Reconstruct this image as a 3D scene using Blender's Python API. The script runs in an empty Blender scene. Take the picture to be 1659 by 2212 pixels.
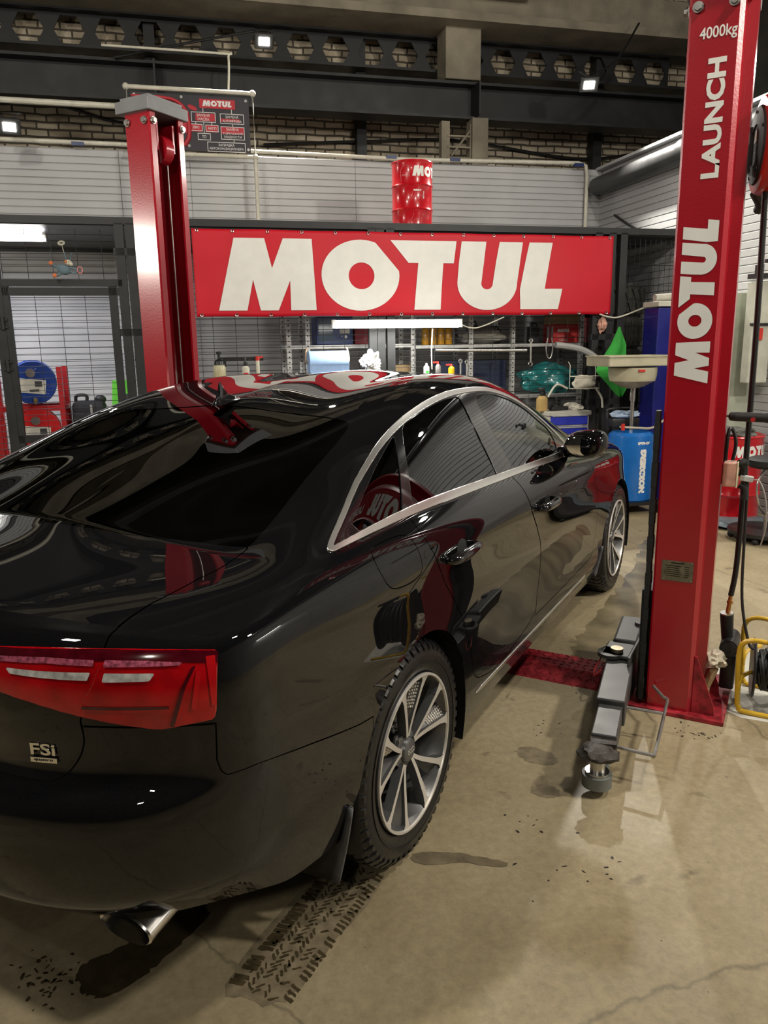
import bpy, bmesh, math, random
import numpy as np
from mathutils import Vector, Matrix
SC = bpy.context.scene
COL = SC.collection
PI = math.pi
random.seed(7)

# ------------------------------------------------------------------ camera
CAM = Vector((1.8665, -1.9159, 1.5666))
def cam_axes(yaw, pitch, roll):
    cy, sy, cp, sp = math.cos(yaw), math.sin(yaw), math.cos(pitch), math.sin(pitch)
    f = Vector((sy*cp, cy*cp, -sp)); r = Vector((cy, -sy, 0)); d = f.cross(r)
    cr, sr = math.cos(roll), math.sin(roll)
    return cr*r + sr*d, -sr*r + cr*d, f
_r, _d, _f = cam_axes(-0.49457, 0.21680, 0.015343)
cd = bpy.data.cameras.new('camera'); cam = bpy.data.objects.new('camera', cd); COL.objects.link(cam)
cam.matrix_world = Matrix(((_r.x, -_d.x, -_f.x, CAM.x), (_r.y, -_d.y, -_f.y, CAM.y), (_r.z, -_d.z, -_f.z, CAM.z), (0, 0, 0, 1)))
cd.sensor_fit = 'HORIZONTAL'; cd.sensor_width = 36; cd.lens = 36*1650.85/1659; cd.clip_start = .05; cd.clip_end = 100
SC.camera = cam

# ------------------------------------------------------------------ room frame: u right along the back wall, v away from the camera, z up
WY = 0.73161
WD = Vector((math.cos(WY), math.sin(WY), 0)); WN = Vector((-math.sin(WY), math.cos(WY), 0))
def W(u, v, z=0):
    return Vector((CAM.x, CAM.y, 0)) + WD*u + WN*v + Vector((0, 0, z))

# ------------------------------------------------------------------ world, lights, exposure
wd = bpy.data.worlds.new('world'); SC.world = wd; wd.use_nodes = True
wd.node_tree.nodes['Background'].inputs[0].default_value = (.75, .8, .9, 1)
wd.node_tree.nodes['Background'].inputs[1].default_value = .02
def area(name, loc, target, power, sx, sy, col=(1, .93, .82), spread=180):
    l = bpy.data.lights.new(name, 'AREA'); l.shape = 'RECTANGLE'; l.size = sx; l.size_y = sy; l.energy = power; l.color = col
    l.spread = math.radians(spread)
    o = bpy.data.objects.new(name, l); COL.objects.link(o); o.location = loc
    o.rotation_euler = (Vector(target)-Vector(loc)).to_track_quat('-Z', 'Y').to_euler()
    return o
# ceiling floodlights of the hall outside the frame, then added fill for the bricks
LIGHTS = [
 (W(-2.2, 1.5, 4.6), W(-.6, 4, 0), 80, .30), (W(2.6, 1.2, 4.7), W(2.0, 3.4, 0), 60, .30),
 (W(-1.5, -3.5, 4.6), W(-.5, 1, 0), 35, .30), (W(4.6, 0.6, 3.9), W(1.8, 3.6, 0.6), 110, .30),
 (W(-4.73, 4.25, 2.6), W(-1.0, 5.0, 1.6), 35, .30),
 (W(-2.5, 3.0, 5.6), W(-.5, 10.1, 5.4), 45, .30), (W(3.5, 3.5, 5.6), W(3.5, 10.1, 5.4), 45, .30),  # two unseen fill lights, added to brighten the upper brick wall
]
for i, (p, t, e, s) in enumerate(LIGHTS):
    area('hall_floodlight', p, t, e, s, s, spread=70 if s > .305 else 180)
SC.view_settings.view_transform = 'Standard'; SC.view_settings.look = 'None'
SC.view_settings.gamma = 1; SC.view_settings.use_curve_mapping = False
SC.view_settings.exposure = 0.58

# ------------------------------------------------------------------ materials
MATS = {}
def mat(name, col, rough=.5, metal=0, coat=0, var=.12, scale=9, bump=0, bscale=60, spec=.5, trans=0, emit=None, ior=1.45, crough=.02):
    if name in MATS: return MATS[name]
    m = bpy.data.materials.new(name); m.use_nodes = True; nt = m.node_tree; N = nt.nodes; L = nt.links
    b = N['Principled BSDF']
    b.inputs['Roughness'].default_value = rough; b.inputs['Metallic'].default_value = metal
    b.inputs['Coat Weight'].default_value = coat; b.inputs['Coat Roughness'].default_value = crough
    b.inputs['Specular IOR Level'].default_value = spec; b.inputs['IOR'].default_value = ior
    b.inputs['Transmission Weight'].default_value = trans
    tc = N.new('ShaderNodeTexCoord')
    if var:
        nz = N.new('ShaderNodeTexNoise'); nz.inputs['Scale'].default_value = scale; nz.inputs['Detail'].default_value = 5
        L.new(tc.outputs['Object'], nz.inputs['Vector'])
        rp = N.new('ShaderNodeValToRGB'); rp.color_ramp.elements[0].position = .3; rp.color_ramp.elements[1].position = .7
        rp.color_ramp.elements[0].color = tuple(max(0, c*(1-var)) for c in col)+(1,)
        rp.color_ramp.elements[1].color = tuple(min(1, c*(1+var)) for c in col)+(1,)
        L.new(nz.outputs['Fac'], rp.inputs['Fac']); L.new(rp.outputs['Color'], b.inputs['Base Color'])
        mr = N.new('ShaderNodeMapRange'); mr.inputs['To Min'].default_value = max(0, rough*(1-var)); mr.inputs['To Max'].default_value = min(1, rough*(1+var))
        L.new(nz.outputs['Fac'], mr.inputs['Value']); L.new(mr.outputs['Result'], b.inputs['Roughness'])
    else:
        b.inputs['Base Color'].default_value = (*col, 1)
    if bump:
        n2 = N.new('ShaderNodeTexNoise'); n2.inputs['Scale'].default_value = bscale; n2.inputs['Detail'].default_value = 4
        L.new(tc.outputs['Object'], n2.inputs['Vector'])
        bp = N.new('ShaderNodeBump'); bp.inputs['Strength'].default_value = bump; bp.inputs['Distance'].default_value = .01
        L.new(n2.outputs['Fac'], bp.inputs['Height']); L.new(bp.outputs['Normal'], b.inputs['Normal'])
    if emit:
        b.inputs['Emission Color'].default_value = (*emit[0], 1); b.inputs['Emission Strength'].default_value = emit[1]
    MATS[name] = m
    return m
def glass_mat(name, tint, gloss_rough=.01):
    m = bpy.data.materials.new(name); m.use_nodes = True; nt = m.node_tree; N = nt.nodes; L = nt.links
    N.remove(N['Principled BSDF']); out = N['Material Output']
    t = N.new('ShaderNodeBsdfTransparent')
    nz = N.new('ShaderNodeTexNoise'); nz.inputs['Scale'].default_value = 3
    rp = N.new('ShaderNodeValToRGB'); rp.color_ramp.elements[0].color = tuple(c*.95 for c in tint)+(1,); rp.color_ramp.elements[1].color = (*tint, 1)
    L.new(nz.outputs['Fac'], rp.inputs['Fac']); L.new(rp.outputs['Color'], t.inputs['Color'])
    g = N.new('ShaderNodeBsdfGlossy'); g.inputs['Roughness'].default_value = gloss_rough; g.inputs['Color'].default_value = (.95, .97, 1, 1)
    fr = N.new('ShaderNodeFresnel'); fr.inputs['IOR'].default_value = 1.62
    mx = N.new('ShaderNodeMixShader'); L.new(fr.outputs['Fac'], mx.inputs['Fac']); L.new(t.outputs['BSDF'], mx.inputs[1]); L.new(g.outputs['BSDF'], mx.inputs[2])
    L.new(mx.outputs['Shader'], out.inputs['Surface'])
    return m
def emis(name, col, s):
    m = bpy.data.materials.new(name); m.use_nodes = True; b = m.node_tree.nodes['Principled BSDF']
    b.inputs['Base Color'].default_value = (*col, 1); b.inputs['Emission Color'].default_value = (*col, 1); b.inputs['Emission Strength'].default_value = s
    return m

# ------------------------------------------------------------------ mesh helpers
def link(o, parent=None):
    COL.objects.link(o)
    if parent is not None: o.parent = parent
    return o
def mk(name, me, m, parent=None, smooth=True, ang=.6):
    if smooth:
        me.polygons.foreach_set('use_smooth', [True]*len(me.polygons))
        me.set_sharp_from_angle(angle=ang)
    for x in (m if isinstance(m, (list, tuple)) else [m]): me.materials.append(x)
    return link(bpy.data.objects.new(name, me), parent)
class MB:
    def __init__(s): s.bm = bmesh.new(); s.mi = 0
    def face(s, vs):
        try:
            f = s.bm.faces.new(vs); f.material_index = s.mi; return f
        except ValueError: return None
    def box(s, c, size, rot=None, bevel=0):
        R = rot if rot is not None else Matrix.Identity(3); c = Vector(c); h = [x/2 for x in size]
        v = [s.bm.verts.new(c + R @ Vector((sx*h[0], sy*h[1], sz*h[2]))) for sx in (-1, 1) for sy in (-1, 1) for sz in (-1, 1)]
        fs = [s.face([v[i] for i in q]) for q in ((0, 1, 3, 2), (4, 6, 7, 5), (0, 4, 5, 1), (2, 3, 7, 6), (0, 2, 6, 4), (1, 5, 7, 3))]
        if bevel:
            es = list({e for f in fs for e in f.edges})
            r = bmesh.ops.bevel(s.bm, geom=es, offset=bevel, segments=2, affect='EDGES', profile=.5)
            for f in r['faces']: f.material_index = s.mi
        return s
    def ring(s, c, ax, r, n, ry=None, up=None):
        ax = Vector(ax).normalized(); a = Vector(up) if up is not None else (Vector((0, 0, 1)) if abs(ax.z) < .9 else Vector((1, 0, 0)))
        e1 = (a - ax*a.dot(ax)).normalized(); e2 = ax.cross(e1); ry = r if ry is None else ry
        return [s.bm.verts.new(Vector(c) + e1*r*math.cos(2*PI*i/n) + e2*ry*math.sin(2*PI*i/n)) for i in range(n)]
    def bridge(s, a, b):
        n = len(a)
        for i in range(n): s.face([a[i], a[(i+1) % n], b[(i+1) % n], b[i]])
    def cyl(s, p0, p1, r0, r1=None, n=16, caps=True):
        ax = Vector(p1)-Vector(p0); a = s.ring(p0, ax, r0, n); b = s.ring(p1, ax, r0 if r1 is None else r1, n)
        s.bridge(a, b)
        if caps: s.face(a[::-1]); s.face(b)
        return s
    def tube(s, pts, r, n=8, closed=False):
        P = [Vector(p) for p in pts]; N = len(P); rs = []; up = None
        for i in range(N):
            t = (P[(i+1) % N]-P[i-1]) if closed else (P[min(i+1, N-1)]-P[max(i-1, 0)])
            t.normalize()
            if up is None: up = Vector((0, 0, 1)) if abs(t.z) < .9 else Vector((1, 0, 0))
            up = (up - t*up.dot(t)).normalized()
            rr = r[i] if isinstance(r, (list, tuple)) else r
            rs.append(s.ring(P[i], t, rr, n, up=up))
        for i in range(N if closed else N-1): s.bridge(rs[i], rs[(i+1) % N])
        if not closed: s.face(rs[0][::-1]); s.face(rs[-1])
        return s
    def lathe(s, prof, o=(0, 0, 0), ax=(0, 0, 1), n=32, caps=True):
        o = Vector(o); ax = Vector(ax).normalized(); rs = [s.ring(o+ax*z, ax, max(r, 1e-5), n) for r, z in prof]
        for i in range(len(rs)-1): s.bridge(rs[i], rs[i+1])
        if caps: s.face(rs[0][::-1]); s.face(rs[-1])
        return s
    def prism(s, poly, o, ux, uy, d, side_mi=None):
        o, ux, uy = Vector(o), Vector(ux), Vector(uy); n = ux.cross(uy).normalized()
        a = [s.bm.verts.new(o+ux*x+uy*y) for x, y in poly]; b = [s.bm.verts.new(o+ux*x+uy*y+n*d) for x, y in poly]
        k = s.mi
        s.face(a[::-1]); s.face(b)
        if side_mi is not None: s.mi = side_mi
        s.bridge(a, b); s.mi = k
        return s
    def grid(s, fn, nu, nv):
        V = [[s.bm.verts.new(fn(i/nu, j/nv)) for i in range(nu+1)] for j in range(nv+1)]
        for j in range(nv):
            for i in range(nu): s.face([V[j][i], V[j][i+1], V[j+1][i+1], V[j+1][i]])
        return s
    def ball(s, c, r, sc=(1, 1, 1), seg=16, rings=10, rot=None):
        M = Matrix.Translation(Vector(c)) @ (rot.to_4x4() if rot is not None else Matrix.Identity(4)) @ Matrix.Diagonal((*[x*r for x in sc], 1))
        res = bmesh.ops.create_uvsphere(s.bm, u_segments=seg, v_segments=rings, radius=1, matrix=M)
        for v in res['verts']:
            for f in v.link_faces: f.material_index = s.mi
        return s
    def blob(s, c, size, seed=0, amp=.2, freq=2.0, sub=3, rot=None):
        from mathutils import noise
        r = bmesh.ops.create_icosphere(s.bm, subdivisions=sub, radius=1)
        for v in r['verts']:
            p = v.co.copy(); k = 1 + amp*noise.noise(p*freq+Vector((seed*7.3, seed*3.1, seed))) + amp*.5*noise.noise(p*freq*2.3+Vector((seed, 0, 5)))
            q = Vector((p.x*size[0]*k, p.y*size[1]*k, p.z*size[2]*k))
            v.co = Vector(c) + (rot @ q if rot is not None else q)
            for f in v.link_faces: f.material_index = s.mi
        return s
    def obj(s, name, m, parent=None, smooth=True, ang=.6):
        bmesh.ops.recalc_face_normals(s.bm, faces=s.bm.faces)
        me = bpy.data.meshes.new(name); s.bm.to_mesh(me); s.bm.free()
        return mk(name, me, m, parent, smooth, ang)
def tag(o, label=None, cat=None, group=None, kind=None):
    if label: o['label'] = label
    if cat: o['category'] = cat
    if group: o['group'] = group
    if kind: o['kind'] = kind
    return o
def thing(name, loc, label, cat, rz=0, group=None):
    o = bpy.data.objects.new(name, None); COL.objects.link(o); o.location = loc; o.rotation_euler = (0, 0, rz); o.empty_display_size = .1
    return tag(o, label, cat, group)
def copy_tree(o, loc, label=None, rz=None):
    def rec(x, par):
        c = x.copy(); COL.objects.link(c)
        if par is not None: c.parent = par
        for ch in KIDS.get(x.name, x.children): rec(ch, c)
        return c
    r = rec(o, None); r.location = loc
    if label: r['label'] = label
    if rz is not None: r.rotation_euler = (0, 0, rz)
    return r
KIDS = {}
def text_mesh(body, size, bold=.0, extrude=.0006, width=None, height=None, align='CENTER', xs=1.0):
    cu = bpy.data.curves.new('text', 'FONT'); cu.body = body; cu.size = size; cu.extrude = extrude; cu.offset = bold
    cu.align_x = align; cu.align_y = 'CENTER'; cu.resolution_u = 3
    o = bpy.data.objects.new('text', cu); COL.objects.link(o)
    dg = bpy.context.evaluated_depsgraph_get(); me = bpy.data.meshes.new_from_object(o.evaluated_get(dg))
    bpy.data.objects.remove(o); bpy.data.curves.remove(cu)
    n = len(me.vertices); co = np.empty(n*3); me.vertices.foreach_get('co', co); co = co.reshape(-1, 3)
    lo, hi = co.min(0), co.max(0)
    if width or height:
        kx = width/(hi[0]-lo[0]) if width else None; ky = height/(hi[1]-lo[1]) if height else None
        kx = kx or ky; ky = ky or kx
        c = (lo+hi)/2
        if align != 'CENTER': c[0] = lo[0]
        co[:, 0] = (co[:, 0]-c[0])*kx; co[:, 1] = (co[:, 1]-c[1])*ky
    me.vertices.foreach_set('co', co.ravel()); me.materials.clear()
    return me
def text(name, body, o, ux, uy, m, parent, width=None, height=None, bold=.0, size=1, align='CENTER', extrude=.0006):
    me = text_mesh(body, size, bold, extrude/1, width, height, align)
    ux, uy = Vector(ux).normalized(), Vector(uy).normalized(); n = ux.cross(uy); o = Vector(o)
    me.transform(Matrix(((ux.x, uy.x, n.x, o.x), (ux.y, uy.y, n.y, o.y), (ux.z, uy.z, n.z, o.z), (0, 0, 0, 1))))
    return mk(name, me, m, parent, False)
def spline(pts, n=8, closed=False):
    P = [Vector(p) for p in pts]; out = []; N = len(P)
    for i in range(N if closed else N-1):
        a, b, c, d = (P[(i-1) % N], P[i], P[(i+1) % N], P[(i+2) % N]) if closed else (P[max(i-1, 0)], P[i], P[i+1], P[min(i+2, N-1)])
        for k in range(n):
            t = k/n; out.append(.5*((2*b)+(c-a)*t+(2*a-5*b+4*c-d)*t*t+(3*b-a-3*c+d)*t**3))
    if not closed: out.append(P[-1])
    return out

# the heavy italic word seen on banner, column, drums: outlines in units of letter height
WORD = {
 'M': [[(0, 0), (.365, 0), (.457, .43), (.54, 0), (.775, 0), (.94, .42), (.94, 0), (1.28, 0), (1.245, 1), (.865, 1), (.71, .59), (.625, 1), (.235, 1)]],
 'T': [[(.21, 1), (1.145, 1), (1.11, .68), (.96, .68), (.92, 0), (.54, 0), (.60, .68), (.46, .68)]],
 'L': [[(.01, 0), (.595, 0), (.65, .31), (.38, .31), (.48, 1), (.13, 1), (0, .3)]],
}
def motul(mb, o, ux, uy, H, Wd=None, thick=.0008, curve=None):
    # the whole word is 4.85 letter heights wide
    k = 1 if Wd is None else Wd/(4.85*H)
    ux, uy, o = Vector(ux), Vector(uy), Vector(o); n = ux.cross(uy)
    def put(x, y, d=0):
        if curve: return curve(x*H*k, y*H, d)
        return o+ux*(x*H*k)+uy*(y*H)+n*d
    def shape(poly, x0):
        # fan over a densified outline, triangulated so concave shapes stay true
        a = [mb.bm.verts.new(put(x0+x, y, thick)) for x, y in poly]
        f = mb.face(a)
        if f: f.normal_update(); bmesh.ops.triangulate(mb.bm, faces=[f])
    def dens(poly, st=.12):
        out = []
        for (x0, y0), (x1, y1) in zip(poly, poly[1:]+poly[:1]):
            m_ = max(1, int(math.hypot(x1-x0, y1-y0)/st)) if curve else 1
            out += [(x0+(x1-x0)*i/m_, y0+(y1-y0)*i/m_) for i in range(m_)]
        return out
    shape(dens(WORD['M'][0]), 0)
    # O: wide ring with the upper right corner cut off
    out, inn = [], []
    for i in range(48):
        t = 2*PI*i/48; x, y = .535*math.cos(t), .505*math.sin(t)
        s = x*.78+y*.63
        if s > .455: x -= .78*(s-.455); y -= .63*(s-.455)
        out.append((1.895+x, .495+y)); inn.append((1.905+.176*math.cos(t), .49+.19*math.sin(t)))
    a = [mb.bm.verts.new(put(x, y, thick)) for x, y in out]; b = [mb.bm.verts.new(put(x, y, thick)) for x, y in inn]
    mb.bridge(a, b)
    shape(dens(WORD['T'][0]), 2.1)
    # U: left and right stems joined by a round foot
    o_, i_ = [], []
    for j in range(25):
        t = PI*j/24; o_.append((3.71-.445*math.cos(t), .40-.41*math.sin(t))); i_.append((3.70-.085*math.cos(t), .385-.085*math.sin(t)))
    oo = [(3.32, 1), (3.285, .7)]+o_+[(4.195, .7), (4.23, 1)]; ii = [(3.68, 1), (3.65, .7)]+i_+[(3.83, .7), (3.88, 1)]
    a = [mb.bm.verts.new(put(x, y, thick)) for x, y in oo]; b = [mb.bm.verts.new(put(x, y, thick)) for x, y in ii]
    for i in range(len(a)-1): mb.face([a[i], a[i+1], b[i+1], b[i]])
    shape(dens(WORD['L'][0]), 4.20)
    return mb

# ================================================================== the hall
concrete = mat('bare_concrete', (.22, .195, .145), .85, var=.3, scale=3, bump=.5, bscale=25)
dark_steel = mat('dark_painted_steel', (.011, .012, .013), .55, var=.3, scale=4)
siding = mat('white_ribbed_panel', (.45, .455, .46), .5, var=.08, scale=2)
soot = mat('sooty_wall', (.05, .048, .042), .9, var=.4, scale=2)
pipe_white = mat('white_plastic_pipe', (.62, .60, .50), .45, var=.12, scale=12)
pipe_dark = mat('dark_plastic_pipe', (.05, .05, .052), .45, var=.2)
gap_black = mat('joint_black', (.01, .01, .01), .9, var=0)

def floor_mat():
    m = bpy.data.materials.new('stained_concrete_floor'); m.use_nodes = True; nt = m.node_tree; N = nt.nodes; L = nt.links; b = N['Principled BSDF']
    tc = N.new('ShaderNodeTexCoord')
    def noise(scale, det, rough=.6, dist=0):
        n = N.new('ShaderNodeTexNoise'); n.inputs['Scale'].default_value = scale; n.inputs['Detail'].default_value = det
        n.inputs['Roughness'].default_value = rough; n.inputs['Distortion'].default_value = dist
        L.new(tc.outputs['Object'], n.inputs['Vector']); return n
    def ramp(src, stops):
        r = N.new('ShaderNodeValToRGB'); e = r.color_ramp.elements
        while len(e) < len(stops): e.new(.5)
        for el, (p, c) in zip(e, stops): el.position = p; el.color = (*c, 1)
        L.new(src, r.inputs['Fac']); return r
    def mix(f, a, c, mode='MIX'):
        x = N.new('ShaderNodeMix'); x.data_type = 'RGBA'; x.blend_type = mode
        if isinstance(f, float): x.inputs[0].default_value = f
        else: L.new(f, x.inputs[0])
        for s, k in ((a, 6), (c, 7)):
            if isinstance(s, tuple): x.inputs[k].default_value = (*s, 1)
            else: L.new(s, x.inputs[k])
        return x.outputs[2]
    big = ramp(noise(1.1, 6, .65, .4).outputs['Fac'], [(.3, (.215, .168, .092)), (.5, (.30, .245, .145)), (.72, (.36, .30, .19))])
    fine = ramp(noise(35, 8, .75).outputs['Fac'], [(.3, (.72, .72, .72)), (.7, (1.12, 1.12, 1.12))])
    c = mix(1.0, big.outputs['Color'], fine.outputs['Color'], 'MULTIPLY')
    spots = ramp(noise(5.5, 3, .5, .6).outputs['Fac'], [(.66, (0, 0, 0)), (.72, (1, 1, 1))])
    c = mix(spots.outputs['Color'], c, mix(1.0, c, (.62, .60, .58), 'MULTIPLY'))
    grit = N.new('ShaderNodeTexVoronoi'); grit.inputs['Scale'].default_value = 16; L.new(tc.outputs['Object'], grit.inputs['Vector'])
    gr = ramp(grit.outputs['Distance'], [(.035, (1, 1, 1)), (.06, (0, 0, 0))])
    sel = ramp(noise(3.1, 2).outputs['Fac'], [(.5, (0, 0, 0)), (.62, (1, 1, 1))])
    c = mix(mix(1.0, gr.outputs['Color'], sel.outputs['Color'], 'MULTIPLY'), c, (.03, .026, .02))
    # hairline cracks
    cr = N.new('ShaderNodeTexVoronoi'); cr.feature = 'DISTANCE_TO_EDGE'; cr.inputs['Scale'].default_value = .55
    mp = N.new('ShaderNodeMix'); mp.data_type = 'VECTOR'; mp.inputs[0].default_value = .12
    L.new(tc.outputs['Object'], mp.inputs[4]); L.new(noise(3, 5).outputs['Color'], mp.inputs[5]); L.new(mp.outputs[1], cr.inputs['Vector'])
    crk = ramp(cr.outputs['Distance'], [(.0, (1, 1, 1)), (.0035, (0, 0, 0))])
    c = mix(mix(1.0, crk.outputs['Color'], (.55, .55, .55), 'MULTIPLY'), c, (.07, .06, .04))
    L.new(c, b.inputs['Base Color'])
    rr = ramp(noise(1.7, 4, .6, .5).outputs['Fac'], [(.35, (.42, .42, .42)), (.65, (.62, .62, .62))]); L.new(rr.outputs['Color'], b.inputs['Roughness'])
    bp = N.new('ShaderNodeBump'); bp.inputs['Strength'].default_value = .25; bp.inputs['Distance'].default_value = .004
    L.new(noise(60, 6, .7).outputs['Fac'], bp.inputs['Height']); L.new(bp.outputs['Normal'], b.inputs['Normal'])
    return m
def brick_mat():
    m = bpy.data.materials.new('old_whitewashed_brick'); m.use_nodes = True; nt = m.node_tree; N = nt.nodes; L = nt.links; b = N['Principled BSDF']
    tc = N.new('ShaderNodeTexCoord'); sp = N.new('ShaderNodeSeparateXYZ'); cb = N.new('ShaderNodeCombineXYZ')
    L.new(tc.outputs['Object'], sp.inputs[0]); L.new(sp.outputs['X'], cb.inputs['X']); L.new(sp.outputs['Z'], cb.inputs['Y'])
    nz = N.new('ShaderNodeTexNoise'); nz.inputs['Scale'].default_value = 4; nz.inputs['Detail'].default_value = 4; L.new(tc.outputs['Object'], nz.inputs['Vector'])
    ad = N.new('ShaderNodeMix'); ad.data_type = 'VECTOR'; ad.inputs[0].default_value = .035; L.new(cb.outputs[0], ad.inputs[4]); L.new(nz.outputs['Color'], ad.inputs[5])
    br = N.new('ShaderNodeTexBrick'); br.inputs['Scale'].default_value = 1; br.inputs['Brick Width'].default_value = .23; br.inputs['Row Height'].default_value = .078
    br.inputs['Mortar Size'].default_value = .011; br.inputs['Color1'].default_value = (.74, .65, .50, 1); br.inputs['Color2'].default_value = (.48, .40, .29, 1); br.inputs['Mortar'].default_value = (.11, .095, .07, 1)
    L.new(ad.outputs[1], br.inputs['Vector'])
    st = N.new('ShaderNodeTexNoise'); st.inputs['Scale'].default_value = 1.3; st.inputs['Detail'].default_value = 6; L.new(tc.outputs['Object'], st.inputs['Vector'])
    rp = N.new('ShaderNodeValToRGB'); rp.color_ramp.elements[0].position = .32; rp.color_ramp.elements[0].color = (.35, .33, .3, 1); rp.color_ramp.elements[1].position = .62; rp.color_ramp.elements[1].color = (1, 1, 1, 1)
    L.new(st.outputs['Fac'], rp.inputs['Fac'])
    mx = N.new('ShaderNodeMix'); mx.data_type = 'RGBA'; mx.blend_type = 'MULTIPLY'; mx.inputs[0].default_value = 1
    L.new(br.outputs['Color'], mx.inputs[6]); L.new(rp.outputs['Color'], mx.inputs[7]); L.new(mx.outputs[2], b.inputs['Base Color'])
    b.inputs['Roughness'].default_value = .9
    bp = N.new('ShaderNodeBump'); bp.inputs['Strength'].default_value = .8; bp.inputs['Distance'].default_value = .02; bp.invert = True
    L.new(br.outputs['Fac'], bp.inputs['Height']); L.new(bp.outputs['Normal'], b.inputs['Normal'])
    return m

def struct(name, mb, m, loc=(0, 0, 0), rz=0, smooth=True, parent=None):
    o = mb.obj(name, m, parent, smooth); o.location = loc; o.rotation_euler = (0, 0, rz)
    if parent is None: o['kind'] = 'structure'
    return o
ROOT = W(0, 0, 0)          # room-frame objects: local x = u, y = v
# floor
mb = MB(); mb.box((0, 1.5, -.05), (14, 19.4, .1)); struct('floor', mb, floor_mat(), ROOT, WY, False)
# ribbed panel walls: horizontal boards with a real groove between them
def ribbed(mb, x0, x1, z0, z1, pitch=.0715):
    n = int((z1-z0)/pitch)
    for i in range(n):
        a, b = z0+i*pitch, z0+(i+1)*pitch
        mb.prism([(0, a), (0, b), (-.012, b-.012), (-.012, a+.003)], (x0, 0, 0), (0, 1, 0), (0, 0, 1), x1-x0)
BACKV, RIGHTU = 9.0, 4.95
mb = MB(); xs = [-6.6, -4.45, -2.3, -.62, .1, 1.9, 2.62, RIGHTU]
for a, b in zip(xs[:-1], xs[1:]): ribbed(mb, a+.002, b-.002, 0, 3.58)
mb.box((-.8, .03, 1.79), (11.6, .05, 3.58))
struct('wall_back', mb, siding, W(0, BACKV), WY, False)
mb = MB(); vs = [-6.5, -4, -2, 0, 2, 3.9, 5.6, 7.3, BACKV]
for a, b in zip(vs[:-1], vs[1:]):
    n = int(3.55/.0715)
    for i in range(n):
        z = i*.0715
        mb.prism([(RIGHTU, z), (RIGHTU, z+.0715), (RIGHTU-.012, z+.0595), (RIGHTU-.012, z+.003)], (0, b-.002, 0), (1, 0, 0), (0, 0, 1), b-a-.004)
mb.box((RIGHTU+.03, 1.25, 1.78), (.05, 15.5, 3.56))
struct('wall_right', mb, siding, ROOT, WY, False)
mb = MB(); mb.box((0, .1, 3.8), (16, .2, 8)); struct('wall_outer', mb, brick_mat(), W(0, 10.15), WY, False)
mb = MB(); mb.box((-6.9, 1.5, 3.5), (.2, 19.4, 7)); struct('wall_left', mb, soot, ROOT, WY, False)
mb = MB(); mb.box((0, -7.2, 3.5), (14, .2, 7)); struct('wall_front', mb, soot, ROOT, WY, False)
mb = MB(); mb.box((0, 1.5, 6.6), (17, 19.4, .2))
for k in range(6): mb.box((0, -5+k*2.6, 6.35), (17, .3, .4))
struct('ceiling', mb, soot, ROOT, WY, False)
mb = MB(); mb.box((6.9, 1.5, 5.1), (.2, 19.4, 3)); struct('wall_far_right', mb, soot, ROOT, WY, False)
# big plate girder
def girder(mb, x0, x1, v, z0, z1, fl=.15, web=.02):
    mb.box(((x0+x1)/2, v, (z0+z1)/2), (x1-x0, web, z1-z0)); mb.box(((x0+x1)/2, v, z0), (x1-x0, fl*2, .03)); mb.box(((x0+x1)/2, v, z1), (x1-x0, fl*2, .03))

mb = MB(); girder(mb, -6.5, 6.7, 9.4, 4.15, 4.52)
for u in (-.2, 3.42): mb.box((u, 9.25, 4.33), (.02, .28, .36))
struct('trim_1', mb, dark_steel, ROOT, WY, False)
# castellated girder: web with hexagonal openings
def castellated(mb, x0, x1, v, z0, z1, pitch=.425, hw=.165, hh=.145):
    n = int((x1-x0)/pitch); zc = (z0+z1)/2; bm = mb.bm
    for k in range(n):
        a, b = x0+k*pitch, x0+(k+1)*pitch; c = (a+b)/2
        hx = [(c-hw, zc), (c-hw*.5, zc+hh), (c+hw*.5, zc+hh), (c+hw, zc), (c+hw*.5, zc-hh), (c-hw*.5, zc-hh)]
        ou = [(a, zc), (a, z1), (b, z1), (b, zc), (b, z0), (a, z0)]
        for y in (v-.01, v+.01):
            H = [bm.verts.new((p[0], y, p[1])) for p in hx]; O = [bm.verts.new((p[0], y, p[1])) for p in ou]
            for i in range(6): mb.face([O[i], O[(i+1) % 6], H[(i+1) % 6], H[i]])
            if y < v: H0 = H
        mb.bridge(H0, H)
    mb.box(((x0+x1)/2, v, z0), (x1-x0, .24, .03)); mb.box(((x0+x1)/2, v, z1), (x1-x0, .24, .03))
mb = MB(); castellated(mb, -6.4, 6.7, 9.9, 4.80, 5.17); struct('trim_2', mb, dark_steel, ROOT, WY, False)
mb = MB(); mb.box((0, 9.62, 5.42), (13.6, .5, .42)); mb.box((0, 9.55, 5.22), (13.6, .62, .09)); mb.box((-1.2, 9.2, 5.9), (6, .3, .5)); mb.box((3.6, 9.1, 5.85), (.9, .5, .8))
for u, w in ((-4.2, .16),): mb.box((u, 9.7, 4.98), (w, .2, .5))
struct('trim_3', mb, concrete, ROOT, WY, False)
mb = MB(); mb.box((3.335, 9.62, 4.95), (.44, .34, .66), bevel=.01); mb.box((3.335, 9.62, 5.25), (.5, .4, .08))
struct('column_upper', mb, concrete, ROOT, WY, False)
mb = MB(); mb.box((3.46, 9.3, 3.83), (.2, .22, .62), bevel=.008); mb.box((3.05, 9.3, 3.8), (.1, .1, .6))
for z in (3.7, 3.82, 3.94): mb.box((3.22, 9.25, z), (.3, .02, .02))
mb.tube([(3.12, 9.25, 3.72), (3.38, 9.25, 4.04)], .012); mb.tube([(3.36, 9.25, 3.6), (3.36, 9.25, 4.08)], .012)
struct('column_stub', mb, concrete, ROOT, WY, False)
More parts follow.
